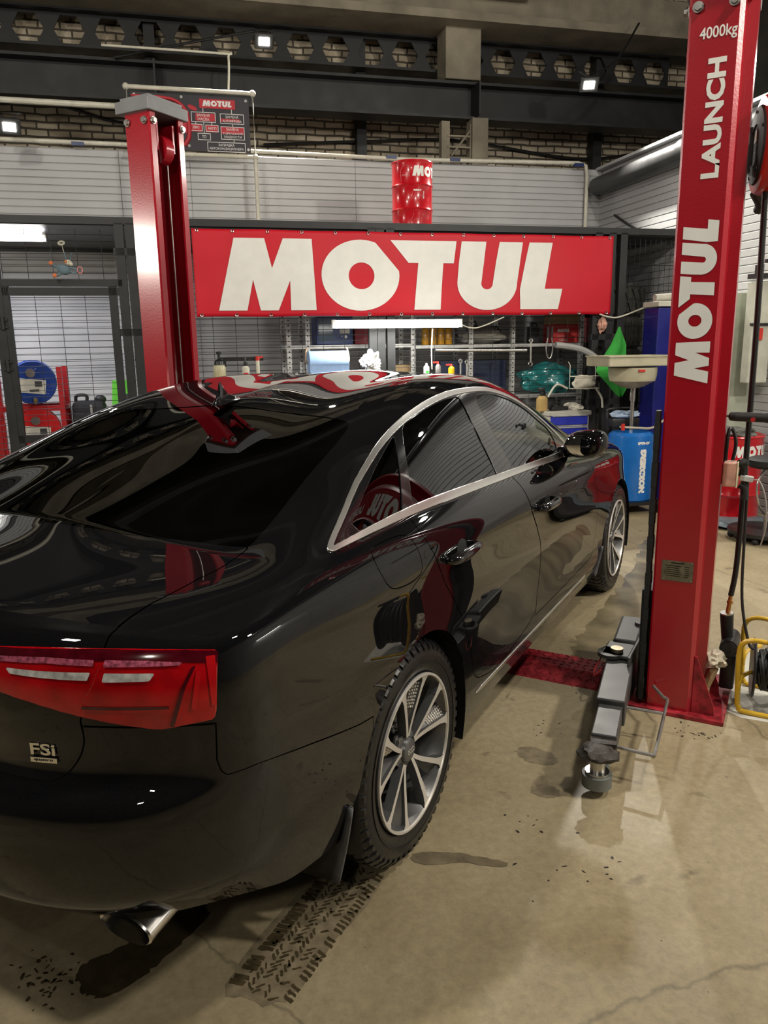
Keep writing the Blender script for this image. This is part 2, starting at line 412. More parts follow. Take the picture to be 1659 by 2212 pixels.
for u, v in ((-.25, 10.04), (2.2, 10.04), (5.4, 10.04)):
    mb = MB(); mb.box((u, v, 3.6), (.12, .16, 7)); struct('trim_4', mb, dark_steel, ROOT, WY, False)

# pipes on the panel walls
def RP(u, v, z): return (u, v, z)
mb = MB(); mb.tube([RP(-6.5, 8.93, 3.625), RP(-.62, 8.93, 3.62), RP(2.5, 8.93, 3.59), RP(4.60, 8.93, 3.63), RP(4.70, 8.93, 3.6), RP(4.72, 8.93, 3.5), RP(4.72, 8.93, 2.65)], .022, 10)
o = mb.obj('conduit', pipe_white); o.location = ROOT; o.rotation_euler.z = WY
tag(o, 'white plastic conduit along the top of the back panel wall, dropping in the corner', 'pipe')
for u in (-1.0, 2.3, 3.05, 4.6): mb = MB(); mb.box((u, 8.925, 3.605), (.12, .05, .035)); mb.obj('clip', mat('blue_plastic', (.02, .035, .12), .4), o)
mb = MB(); mb.tube([RP(4.815, 8.86, 3.36), RP(4.815, -4, 3.44)], .10, 20); mb.tube([RP(4.815, 7.15, 3.375), RP(4.815, 6.95, 3.376)], .115, 20)
o = mb.obj('drain_pipe', pipe_dark); o.location = ROOT; o.rotation_euler.z = WY
tag(o, 'thick dark plastic drain pipe running along the top of the right wall', 'pipe')
mb = MB(); mb.box((5.02, 1.3, 3.58), (.3, 15.4, .03)); struct('trim_5', mb, siding, ROOT, WY, False)
mb = MB(); mb.tube(spline([RP(.55, 9.05, 4.2), RP(.57, 9.05, 4.55), RP(.5, 9.05, 4.58), RP(-.7, 9.05, 4.58)], 6), .012)
o = mb.obj('thin_conduit', pipe_white); o.location = ROOT; o.rotation_euler.z = WY
tag(o, 'thin grey conduit bent over the girder behind the framed service board', 'pipe')
mb = MB(); mb.tube([RP(-6, 9.0, 4.02), RP(-.55, 9.0, 4.0)], .03, 10)
o = mb.obj('long_pipe', pipe_white); o.location = ROOT; o.rotation_euler.z = WY
tag(o, 'pale pipe under the girder at the upper left', 'pipe')
cable_m = mat('black_rubber_cable', (.012, .012, .012), .5, var=0)
def cable(name, pts, r, label, m=cable_m, cat='cable', n=8, room=True):
    mb = MB(); mb.tube(spline(pts, n), r, 8); o = mb.obj(name, m)
    if room: o.location = ROOT; o.rotation_euler.z = WY
    return tag(o, label, cat)
cable('lamp_cable', [RP(-.6, 9.2, 4.52), RP(.2, 9.15, 4.7), RP(.9, 9.05, 4.83)], .014, 'dark cable sagging to the floodlight above the service board')
cable('lamp_cable', [RP(5.35, 9.0, 5.2), RP(4.8, 8.5, 4.62), RP(4.34, 8.2, 4.33)], .012, 'cable from the ceiling beam to the right floodlight')
cable('wall_cable', [RP(-3, 10.1, 4.05), RP(-1.6, 10.1, 4.3), RP(-.6, 10.1, 4.12), RP(.4, 10.1, 4.2)], .016, 'black cable draped over the bricks left of the service board')
cable('wall_cable', [RP(1.0, 10.08, 3.95), RP(2.4, 10.08, 4.05), RP(3.5, 10.08, 4.1), RP(5.2, 10.08, 3.95), RP(6.3, 10.08, 4.1)], .016, 'black cable draped over the bricks right of the girder stub')

# the three floodlights in view
lamp_on = emis('floodlight_glow', (1, .97, .9), 60)
housing = mat('floodlight_housing', (.03, .03, .03), .5)
def flood(u, v, z, aim, power, label, w=.15):
    t = thing('floodlight', W(u, v, z), label, 'lamp', WY)
    d = (Vector(aim)-W(u, v, z)).normalized(); d = Matrix.Rotation(-WY, 3, 'Z') @ d
    q = d.to_track_quat('-Z', 'Y').to_matrix()
    mb = MB(); mb.box((0, 0, 0), (w+.05, (.10 if w < .2 else w)+.05, .05), q, .01); mb.box(q @ Vector((0, 0, .035)), (.13, .1, .03), q)
    mb.obj('housing', housing, t, False)
    mb = MB(); mb.box(q @ Vector((0, 0, -.027)), (.11, .075, .006), q); mb.obj('led_panel', lamp_on, t, False)
    mb = MB(); mb.tube([q @ Vector((-.11, 0, 0)), (-.11, .02, .12), (.11, .02, .12), q @ Vector((.11, 0, 0))], .008); mb.obj('bracket', housing, t)
    l = bpy.data.lights.new('floodlight_beam', 'SPOT'); l.energy = power; l.spot_size = math.radians(140); l.spot_blend = .6; l.shadow_soft_size = .06; l.color = (1, .95, .85)
    o = bpy.data.objects.new('floodlight_beam', l); COL.objects.link(o); o.parent = t; o.location = q @ Vector((0, 0, -.06)); o.rotation_euler = q.to_euler()
    return t
flood(.946, 9.0, 4.714, W(.9, 2.5, 0), 420, 'bright floodlight under the castellated girder above the service board')
flood(4.313, 8.2, 4.25, W(2.6, 2.5, 0), 380, 'bright floodlight on a cable in front of the girder, upper right')
flood(-1.554, 8.5, 3.641, W(-.5, 3.0, 0), 240, 'bright floodlight at the left edge just above the panel wall')

# ================================================================== two-post lift (axes follow the car bay)
lift_red = mat('red_gloss_paint', (.32, .003, .012), .3, coat=.8, var=.06, scale=5, bump=.06, bscale=110, crough=.16)
lift_grey = mat('grey_cap_paint', (.17, .175, .18), .45, var=.1)
arm_grey = mat('grey_arm_paint', (.05, .05, .05), .42, var=.25, scale=14)
steel = mat('bare_steel', (.5, .49, .47), .3, 1, var=.15)
dull_steel = mat('dull_steel', (.34, .33, .31), .45, .9, var=.25)
white_vinyl = mat('white_vinyl_letter', (.72, .72, .68), .45, var=.04)
black_rubber = mat('black_rubber', (.012, .012, .012), .6, var=.2)
black_plastic = mat('black_plastic', (.015, .015, .016), .38, var=.15)
grime = mat('greasy_rubber', (.024, .019, .014), .55, var=.5, scale=30, bump=.6, bscale=40)
CO = [(0, .045), (0, .008), (.008, 0), (.168, 0), (.184, .016), (.184, .09), (.222, .10), (.222, .16), (.184, .17), (.184, .246), (.168, .262), (.008, .262), (0, .254), (0, .217)]
CI = [(.012, .217), (.012, .25), (.165, .25), (.172, .243), (.172, .162), (.21, .152), (.21, .108), (.172, .098), (.172, .02), (.165, .012), (.012, .012), (.012, .045)]
def lift_column(x, y, mir, label, loc_name='lift_column'):
    t = thing(loc_name, (x, y, 0), label, 'car lift column')
    s = -1 if mir else 1
    mb = MB(); n = len(CO)
    lo = [mb.bm.verts.new((s*p[0], p[1], .02)) for p in CO+CI]; hi = [mb.bm.verts.new((s*p[0], p[1], 2.765)) for p in CO+CI]
    mb.bridge(lo, hi)
    for ring in (lo, hi):
        for i in range(6): mb.face([ring[i], ring[i+1], ring[n+len(CI)-2-i], ring[n+len(CI)-1-i]])
        for i in range(7, 13): mb.face([ring[i], ring[i+1], ring[n+len(CI)-2-i+1], ring[n+len(CI)-1-i+1]]) if 0 <= len(CI)-2-i+1 else None
    mb.obj('post', lift_red, t, ang=.5)
    mb = MB(); mb.box((s*.10, .131, 2.795), (.235, .30, .06), bevel=.004); mb.box((s*.10, .131, 2.835), (.20, .25, .02)); mb.obj('top_cap', lift_grey, t, False)
    for px, py, dx in ((.03, -.004, 0), (.15, -.004, 0), (-.006, .025, 1), (-.006, .24, 1)):
        mb = MB(); ax = (0, -1, 0) if not dx else (-s, 0, 0)
        o = Vector((s*px, py, 2.72)); mb.cyl(o, o+Vector(ax)*.014, .014, n=6); mb.cyl(o-Vector(ax)*.002, o+Vector(ax)*.004, .019, n=14); mb.obj('bolt', steel, t)
    # carriage, lifting chain, hose and pulley inside the channel
    mb = MB(); mb.cyl((s*.06, .10, 2.60), (s*.06, .16, 2.60), .075, n=24); mb.box((s*.06, .07, 2.66), (.09, .012, .14)); mb.box((s*.06, .19, 2.66), (.09, .012, .14)); mb.obj('pulley', lift_red, t)
    for py in (.072, .178):
        mb = MB(); mb.tube([(s*.06, py, .5), (s*.06, py, 2.58), (s*.06, (py+.125)/2, 2.66)], .0045); mb.obj('wire_rope', dull_steel, t)
    mb = MB(); mb.box((s*.085, .131, .45), (.09, .19, .85)); mb.box((s*-.02, .131, .27), (.06, .16, .5), bevel=.004); mb.obj('carriage', dark_steel, t, False)
    return t
def base_plate(t, s):
    mb = MB(); mb.box((s*.1, .22, .01), (.43, .50, .02), bevel=.003)
    mb.prism([(0, .02), (.09, .02), (.085, .06), (.008, .27), (0, .27)], (s*.184, .012, 0), (s, 0, 0), (0, 0, 1), -.01*s)
    mb.prism([(0, .02), (.09, .02), (.085, .06), (.008, .27), (0, .27)], (s*.184, .25, 0), (s, 0, 0), (0, 0, 1), .01*s)
    mb.obj('base_plate', mat('worn_red_paint', (.26, .012, .02), .5, var=.6, scale=25), t, False)
rcol = lift_column(1.402, 1.31, False, 'red lift column with white lettering, right of the car'); base_plate(rcol, 1)
lcol = lift_column(-1.22, 1.31, True, 'red lift column with grey cap, on the far side of the car'); base_plate(lcol, -1)
# lettering runs up the rear face of the right column
fx = lambda x, z: Vector((x-1.402, -.0012, z))
mb = MB(); motul(mb, fx(1.555, 1.398), (0, 0, 1), (-1, 0, 0), .124, .602); mb.obj('lettering', white_vinyl, rcol, False)
text('lettering', 'LAUNCH', fx(1.509, 2.345), (0, 0, 1), (-1, 0, 0), white_vinyl, rcol, width=.404, height=.063, bold=.042)
text('lettering', '4000kg', fx(1.505, 2.626), (1, 0, 0), (0, 0, 1), white_vinyl, rcol, width=.124, height=.05, bold=.012)
mb = MB(); mb.box(fx(1.494, .634), (.122, .003, .086)); o = mb.obj('rating_plate', mat('dull_brass_plate', (.20, .18, .13), .45, .7, var=.25, scale=40), rcol, False)
mb = MB()
for dx in (-.054, .054):
    for dz in (-.037, .037): mb.ball(fx(1.494+dx, .634+dz), .0035, seg=8, rings=5)
mb.obj('rivet', steel, o)
mb = MB()
for k in range(6): mb.box(fx(1.477, .655-k*.0085)+Vector((0, -.0012, 0)), (.06+.012*math.sin(k*5), .0006, .0022)); mb.box(fx(1.53, .655-k*.0085)+Vector((0, -.0012, 0)), (.018, .0006, .0022))
mb.box(fx(1.494, .668)+Vector((0, -.0012, 0)), (.05, .0006, .0035)); mb.obj('engraving', gap_black, o, False)
# black rubber strip along the inner edge of the right column
mb = MB()
for k in range(24):
    z = .04+k*.052; mb.box((-.022, .02, z+.025), (.02+.003*math.sin(k*2.1), .05, .053))
mb.obj('guard_strip', black_rubber, rcol, False)

# ================================================================== the black saloon
def cspl(x,Y,xq):
    # natural cubic spline, Y (n,k)
    x=np.asarray(x,float); Y=np.asarray(Y,float); n=len(x); h=np.diff(x)
    A=np.zeros((n,n)); B=np.zeros_like(Y); A[0,0]=A[-1,-1]=1
    for i in range(1,n-1):
        A[i,i-1]=h[i-1]; A[i,i]=2*(h[i-1]+h[i]); A[i,i+1]=h[i]
        B[i]=6*((Y[i+1]-Y[i])/h[i]-(Y[i]-Y[i-1])/h[i-1])
    M=np.linalg.solve(A,B); xq=np.asarray(xq,float)
    k=np.clip(np.searchsorted(x,xq)-1,0,n-2); a=(x[k+1]-xq)[:,None]; b=(xq-x[k])[:,None]; hk=h[k][:,None]
    return (M[k]*a**3+M[k+1]*b**3)/(6*hk)+(Y[k]/hk-M[k]*hk/6)*a+(Y[k+1]/hk-M[k+1]*hk/6)*b
# body control net: rows R0..R7 (sill to belt), columns from rear centre round to the nose
YS=[-.6,-.37,-.18,0,.37,.75,1.25,1.75,2.25,2.55,2.91,3.28,3.62,3.78]
REAR=[ # five columns: x=0, .35, .6, .78, corner
 [(0,-.985,.335),(.35,-.975,.335),(.6,-.945,.345),(.765,-.875,.365),(.875,-.72,.35)],
 [(0,-1.07,.415),(.35,-1.06,.415),(.6,-1.025,.42),(.785,-.93,.43),(.897,-.765,.425)],
 [(0,-1.105,.5),(.35,-1.095,.5),(.61,-1.055,.5),(.80,-.955,.51),(.908,-.79,.51)],
 [(0,-1.09,.684),(.35,-1.08,.684),(.61,-1.042,.684),(.80,-.952,.68),(.912,-.795,.675)],
 [(0,-1.052,.702),(.35,-1.042,.702),(.605,-1.012,.706),(.79,-.935,.706),(.91,-.795,.706)],
 [(0,-1.05,.81),(.35,-1.04,.81),(.6,-1.005,.82),(.785,-.92,.835),(.903,-.79,.84)],
 [(0,-1.05,.985),(.35,-1.03,.985),(.585,-.985,.98),(.765,-.90,.975),(.88,-.78,.968)],
 [(0,-1.0,1.042),(.35,-.97,1.035),(.57,-.925,1.025),(.745,-.86,1.006),(.853,-.765,.988)]]
SIDE=[ # per row: (x,z) at YS
 [(.90,.315),(.905,.28),(.90,.245),(.90,.225),(.90,.215),(.89,.205),(.885,.2),(.885,.2),(.89,.2),(.895,.2),(.89,.21),(.86,.22),(.72,.25),(.56,.27)],
 [(.922,.405),(.93,.375),(.93,.355),(.93,.34),(.928,.33),(.922,.32),(.918,.315),(.918,.315),(.922,.315),(.925,.32),(.922,.33),(.89,.34),(.77,.36),(.60,.37)],
 [(.934,.5),(.943,.49),(.946,.485),(.946,.48),(.94,.475),(.926,.47),(.918,.465),(.918,.46),(.925,.46),(.932,.46),(.934,.47),(.90,.48),(.785,.49),(.62,.5)],
 [(.938,0.659),(.946,0.649),(.949,0.644),(.95,0.644),(.945,0.644),(.936,0.639),(.932,0.634),(.932,0.629),(.936,0.624),(.94,0.619),(.94,0.614),(.90,0.614),(.78,0.614),(.61,0.614)],
 [(.938,0.705),(.947,0.700),(.95,0.695),(.95,0.695),(.946,0.695),(.94,0.690),(.938,0.685),(.938,0.680),(.94,0.670),(.942,0.665),(.94,0.660),(.898,0.650),(.775,0.640),(.60,0.640)],
 [(.930,.84),(.94,.835),(.944,.835),(.945,.835),(.945,.835),(.943,.83),(.943,.82),(.942,.81),(.94,.80),(.937,.79),(.928,.78),(.885,.75),(.755,.71),(.585,.69)],
 [(.908,.978),(.917,.984),(.922,.987),(.927,.987),(.931,.983),(.933,.975),(.933,.963),(.93,.95),(.924,.935),(.917,.925),(.902,.905),(.855,.86),(.72,.78),(.55,.72)],
 [(.866,1.012),(.868,1.034),(.868,1.043),(.868,1.049),(.87,1.052),(.872,1.047),(.874,1.035),(.873,1.015),(.866,.99),(.85,.975),(.818,.955),(.77,.905),(.65,.81),(.51,.74)]]
TOP=[ # T1..T4 (x,z) at YS
 [(.80,1.032),(.795,1.07),(.79,1.12),(.783,1.163),(.772,1.215),(.766,1.225),(.764,1.22),(.770,1.18),(.812,1.045),(.80,1.0),(.74,.975),(.66,.925),(.54,.825),(.41,.745)],
 [(.66,1.042),(.66,1.075),(.66,1.142),(.654,1.220),(.632,1.334),(.616,1.386),(.602,1.387),(.625,1.315),(.712,1.085),(.69,1.02),(.60,.985),(.50,.94),(.40,.835),(.31,.748)],
 [(.36,1.058),(.36,1.106),(.36,1.174),(.36,1.238),(.35,1.357),(.345,1.414),(.34,1.431),(.35,1.372),(.40,1.15),(.40,1.035),(.35,1.0),(.30,.95),(.25,.845),(.19,.75)],
 [(0,1.072),(0,1.120),(0,1.186),(0,1.251),(0,1.366),(0,1.425),(0,1.446),(0,1.395),(0,1.165),(0,1.05),(0,1.008),(0,.955),(0,.85),(0,.752)]]
NR=8
def net():
    rows=[]
    for i in range(NR): rows.append(REAR[i]+[(x,y,z) for y,(x,z) in zip(YS,SIDE[i])])
    L=np.array(rows)                       # 8 x 19 x 3
    lip=[REAR[7][4],REAR[7][3],REAR[7][2],REAR[7][1],REAR[7][0]]
    T=np.array([[lip[i]]+([(x,y,z) for y,(x,z) in zip(YS,(SIDE[7],)[0])] if i==0 else [(x,y,z) for y,(x,z) in zip(YS,TOP[i-1])]) for i in range(5)])
    return L,T
KINK=(-.465,{2:(.66,1.053),3:(.36,1.073),4:(0,1.089)})   # where the rear glass meets the boot deck
def surfaces(nt=430,ns=80,nu=80):
    L,T=net()
    tk=np.concatenate([[0],np.cumsum(np.linalg.norm(np.diff(L[2:7],axis=1),axis=2).mean(0))])
    tq=np.linspace(0,tk[-1],nt); i4=np.argmin(abs(tq-tk[4])); tq=tq+(tk[4]-tq[i4])*np.interp(tq,[0,tk[4],tk[-1]],[0,1,0])
    # mirror at rear centre for C1
    def along(row,kn,q,mirror):
        if mirror:
            m=row[1:3][::-1]*[-1,1,1]; return cspl(np.concatenate([-kn[1:3][::-1],kn]),np.concatenate([m,row]),q)
        return cspl(kn,row,q)
    Ld=np.array([along(r,tk,tq,True) for r in L])   # 8 x nt x 3
    tT=tk[4:]; tkk=np.interp(KINK[0],[-.6,-.37],tT[1:3])
    def row(i):
        if i<2: return along(T[i],tT,tq[i4:],False)
        x,z=KINK[1][i]; p=np.array([x,KINK[0],z]); A=np.vstack([T[i][:2],p]); B=np.vstack([p,T[i][2:]]); q=tq[i4:]
        a=cspl(np.append(tT[:2],tkk),A,q); b=cspl(np.insert(tT[2:],0,tkk),B,q); return np.where((q<tkk)[:,None],a,b)
    Td=np.array([row(i) for i in range(5)]); Td[0]=Ld[7][i4:]
    sk=np.concatenate([[0],np.cumsum(np.linalg.norm(np.diff(Ld,axis=0),axis=2)[:,i4:].mean(1))])
    uk=sk[-1]+np.concatenate([[0],np.cumsum(np.linalg.norm(np.diff(Td,axis=0),axis=2)[:,:].mean(1))])
    sq=np.linspace(0,sk[-1],ns); uq=np.linspace(uk[0],uk[-1],nu)
    SL=np.stack([cspl(sk,Ld[:,j],sq) for j in range(nt)],1)
    def cross(col):
        m=col[-3:-1][::-1]*[-1,1,1]; return cspl(np.concatenate([uk,2*uk[-1]-uk[-3:-1][::-1]]),np.concatenate([col,m]),uq)
    ST=np.stack([cross(Td[:,j]) for j in range(Td.shape[1])],1)
    ST[0]=SL[-1][i4:]
    # lip: first column of the deck follows the rear edge
    edge=SL[-1][:i4+1][::-1]; a=np.concatenate([[0],np.cumsum(np.linalg.norm(np.diff(edge,axis=0),axis=1))]); a/=a[-1]
    c0=ST[:,0]; b=np.concatenate([[0],np.cumsum(np.linalg.norm(np.diff(c0,axis=0),axis=1))]); b/=b[-1]
    ST[:,0]=np.stack([np.interp(b,a,edge[:,k]) for k in range(3)],1)
    return tq,sq,SL,tq[i4:],uq,ST,tk,sk,uk
def normals(P,flip=1):
    a=np.gradient(P,axis=0); b=np.gradient(P,axis=1); n=np.cross(b,a)*flip
    return n/np.maximum(np.linalg.norm(n,axis=2,keepdims=True),1e-9)

def paint_mat():
    m = bpy.data.materials.new('black_car_paint'); m.use_nodes = True; nt = m.node_tree; N = nt.nodes; L = nt.links; b = N['Principled BSDF']
    b.inputs['Roughness'].default_value = .3; b.inputs['Specular IOR Level'].default_value = 0
    b.inputs['Coat Weight'].default_value = 1; b.inputs['Coat Roughness'].default_value = .012; b.inputs['Coat IOR'].default_value = 1.5
    tc = N.new('ShaderNodeTexCoord'); nz = N.new('ShaderNodeTexNoise'); nz.inputs['Scale'].default_value = 700; L.new(tc.outputs['Object'], nz.inputs['Vector'])
    rp = N.new('ShaderNodeValToRGB'); rp.color_ramp.elements[0].color = (.003, .003, .0035, 1); rp.color_ramp.elements[1].color = (.007, .007, .008, 1); rp.color_ramp.elements[0].position = .4; rp.color_ramp.elements[1].position = .75
    L.new(nz.outputs['Fac'], rp.inputs['Fac']); L.new(rp.outputs['Color'], b.inputs['Base Color'])
    # road dust lies on the lower flanks: rough film, thicker towards the sills
    sp = N.new('ShaderNodeSeparateXYZ'); L.new(tc.outputs['Object'], sp.inputs[0])
    mr = N.new('ShaderNodeMapRange'); mr.inputs['From Min'].default_value = .75; mr.inputs['From Max'].default_value = .25; mr.inputs['To Min'].default_value = .0; mr.inputs['To Max'].default_value = .035; L.new(sp.outputs['Z'], mr.inputs['Value'])
    n2 = N.new('ShaderNodeTexNoise'); n2.inputs['Scale'].default_value = 14; n2.inputs['Detail'].default_value = 6; L.new(tc.outputs['Object'], n2.inputs['Vector'])
    mu = N.new('ShaderNodeMath'); mu.operation = 'MULTIPLY'; L.new(mr.outputs[0], mu.inputs[0]); L.new(n2.outputs['Fac'], mu.inputs[1])
    dust = N.new('ShaderNodeBsdfDiffuse'); dust.inputs['Color'].default_value = (.16, .145, .11, 1)
    mx = N.new('ShaderNodeMixShader'); L.new(mu.outputs[0], mx.inputs[0]); L.new(b.outputs[0], mx.inputs[1]); L.new(dust.outputs[0], mx.inputs[2])
    L.new(mx.outputs[0], N['Material Output'].inputs['Surface'])
    return m
paint = paint_mat()
chrome = mat('bright_trim', (.80, .79, .76), .24, 1, var=.03)
gloss_black = mat('gloss_black_trim', (.006, .006, .007), .12, coat=.6, var=.1)
tint_glass = glass_mat('privacy_glass', (.045, .05, .05)); side_glass = glass_mat('front_door_glass', (.50, .58, .55)); rear_glass = glass_mat('rear_glass_tint', (.02, .022, .024))
tail_red = mat('red_lamp_lens', (.36, .001, .004), .1, coat=1, var=.25, scale=18)
tail_dark = mat('dark_red_lamp_band', (.055, .001, .005), .12, coat=1, var=.3, scale=40)
tail_hot = mat('bright_red_reflector', (.42, .004, .007), .15, coat=1, var=.1)
tail_clear = mat('clear_lamp_insert', (.52, .52, .50), .2, .2, coat=1, var=.45, scale=50)
tail_led = mat('faceted_pink_reflector', (.55, .12, .2), .2, .5, coat=1, var=.6, scale=120)
CT = dict(
 dlo=[(1.476,0.869),(1.54,0.902),(1.712,0.974),(1.845,1.004),(1.972,1.029),(2.151,1.049),(2.378,1.064),(2.64,1.079),(2.843,1.084),(3.1,1.085),(3.29,1.061),(3.449,1.026),(3.573,0.969),(3.669,0.914),(3.75,0.861),(3.736,0.824),(3.619,0.793),(2.787,0.793),(2.251,0.799),(1.879,0.807),(1.653,0.814),(1.491,0.825),(1.462,0.834),(1.457,0.852)],
 qglass=[(1.542,0.85),(1.808,0.952),(2.067,1.015),(2.081,1.009),(2.032,0.969),(1.861,0.822),(1.841,0.819)],
 rglass=[(2.179,1.034),(2.351,1.049),(2.509,1.056),(2.749,1.055),(2.755,1.043),(2.684,0.946),(2.668,0.813),(2.657,0.805),(1.928,0.813),(1.977,0.868),(2.079,0.965)],
 fglass=[(2.91,1.052),(3.135,1.05),(3.276,1.028),(3.409,0.999),(3.502,0.947),(3.592,0.912),(3.567,0.844),(3.509,0.816),(2.851,0.807),(2.852,0.845),(2.836,0.935)],
 rdoor=[(1.885,0.805),(1.864,0.726),(1.943,0.609),(2.068,0.491),(2.152,0.387),(2.226,0.267),(2.243,0.206),(2.273,0.177),(2.333,0.15),(2.539,0.116),(3.031,0.169),(3.06,0.24),(3.084,0.356),(2.988,0.533),(2.82,0.67),(2.791,0.791)],
 fdoor=[(3.031,0.169),(3.483,0.167),(3.906,0.175),(4.035,0.178),(4.092,0.205),(4.133,0.299),(4.125,0.419),(4.066,0.546),(3.944,0.681),(3.901,0.76)],
 lampout=[(0.969,0.714),(0.975,0.711),(0.974,0.702),(0.965,0.66),(0.952,0.581),(0.951,0.576),(0.944,0.576),(0.897,0.576),(0.848,0.574),(0.841,0.574),(0.833,0.575),(0.769,0.588),(0.684,0.608),(0.594,0.629),(0.508,0.643)],
 lamptop=[(0.904,0.728),(0.808,0.731),(0.741,0.73),(0.614,0.726),(0.503,0.718)],
 lid=[(0.741,0.73),(0.741,0.773),(1.0,0.998),(1.071,1.038),(1.17,1.081),(1.281,1.092),(1.356,1.094)],
 lidlow=[(0.684,0.608),(0.688,0.569),(0.678,0.543),(0.664,0.522),(0.641,0.493),(0.629,0.481),(0.602,0.462),(0.545,0.46),(0.473,0.461)],
 bump=[(0.952,0.569),(0.95,0.5),(0.958,0.471),(0.969,0.456),(1.044,0.451),(1.159,0.426),(1.436,0.376)],
 fuel=[(1.605,0.777),(1.686,0.776),(1.776,0.772),(1.803,0.756),(1.808,0.735),(1.812,0.702),(1.817,0.672),(1.814,0.648),(1.773,0.638),(1.715,0.636),(1.64,0.643),(1.607,0.659),(1.587,0.69),(1.578,0.722),(1.588,0.754)],
 rwin=[(2.099,1.659),(2.087,1.444),(2.036,1.203),(2.027,1.167),(1.981,1.144),(1.849,1.136),(1.65,1.138),(1.464,1.116),(1.387,1.101),(1.366,1.102),(1.34,1.267),(1.303,1.418),(1.272,1.628)],
 sill=[(3.6,0.057),(2.993,0.102),(2.744,0.084),(2.517,0.107),(2.361,0.116)],
 lamp_split=[(0.741,0.73),(0.735,0.69),(0.721,0.658),(0.684,0.608)],
 revin=[(0.528,0.683),(0.715,0.68),(0.708,0.666),(0.539,0.674)],
 revout=[(0.742,0.678),(0.84,0.673),(0.828,0.659),(0.736,0.662)],
 ledin=[(0.508,0.701),(0.619,0.706),(0.722,0.703),(0.721,0.691),(0.621,0.695),(0.51,0.692)],
 ledout=[(0.743,0.703),(0.828,0.7),(0.896,0.692),(0.89,0.685),(0.827,0.687),(0.74,0.689)],
 dark1=[(0.975,0.709),(0.904,0.725),(0.742,0.728),(0.504,0.716),(0.509,0.696),(0.62,0.701),(0.744,0.701),(0.902,0.691),(0.97,0.679)],
 hl=[(0.914,0.674),(0.933,0.671),(0.908,0.593),(0.897,0.594)],
 hl2=[(0.935,0.709),(0.961,0.703),(0.943,0.603),(0.936,0.604)],
)
def chaikin(p, n=2, closed=True):
    p = [tuple(q) for q in p]
    for _ in range(n):
        o = [] if closed else [p[0]]
        for a, b in (zip(p, p[1:]+p[:1]) if closed else zip(p, p[1:])):
            o += [(.75*a[0]+.25*b[0], .75*a[1]+.25*b[1]), (.25*a[0]+.75*b[0], .25*a[1]+.75*b[1])]
        if not closed: o.append(p[-1])
        p = o
    return p
def sdf(poly, X, Y):
    # signed distance, positive inside
    P = np.array(poly); Q = np.roll(P, -1, 0); d = np.full(X.shape, 1e9); ins = np.zeros(X.shape, bool)
    for (x0, y0), (x1, y1) in zip(P, Q):
        ex, ey = x1-x0, y1-y0; L2 = ex*ex+ey*ey+1e-12
        t = np.clip(((X-x0)*ex+(Y-y0)*ey)/L2, 0, 1); d = np.minimum(d, np.hypot(X-x0-t*ex, Y-y0-t*ey))
        c = (y0 > Y) != (y1 > Y); xi = x0+(Y-y0)*ex/(ey if abs(ey) > 1e-12 else 1e-12); ins ^= c & (X < xi)
    return np.where(ins, d, -d)
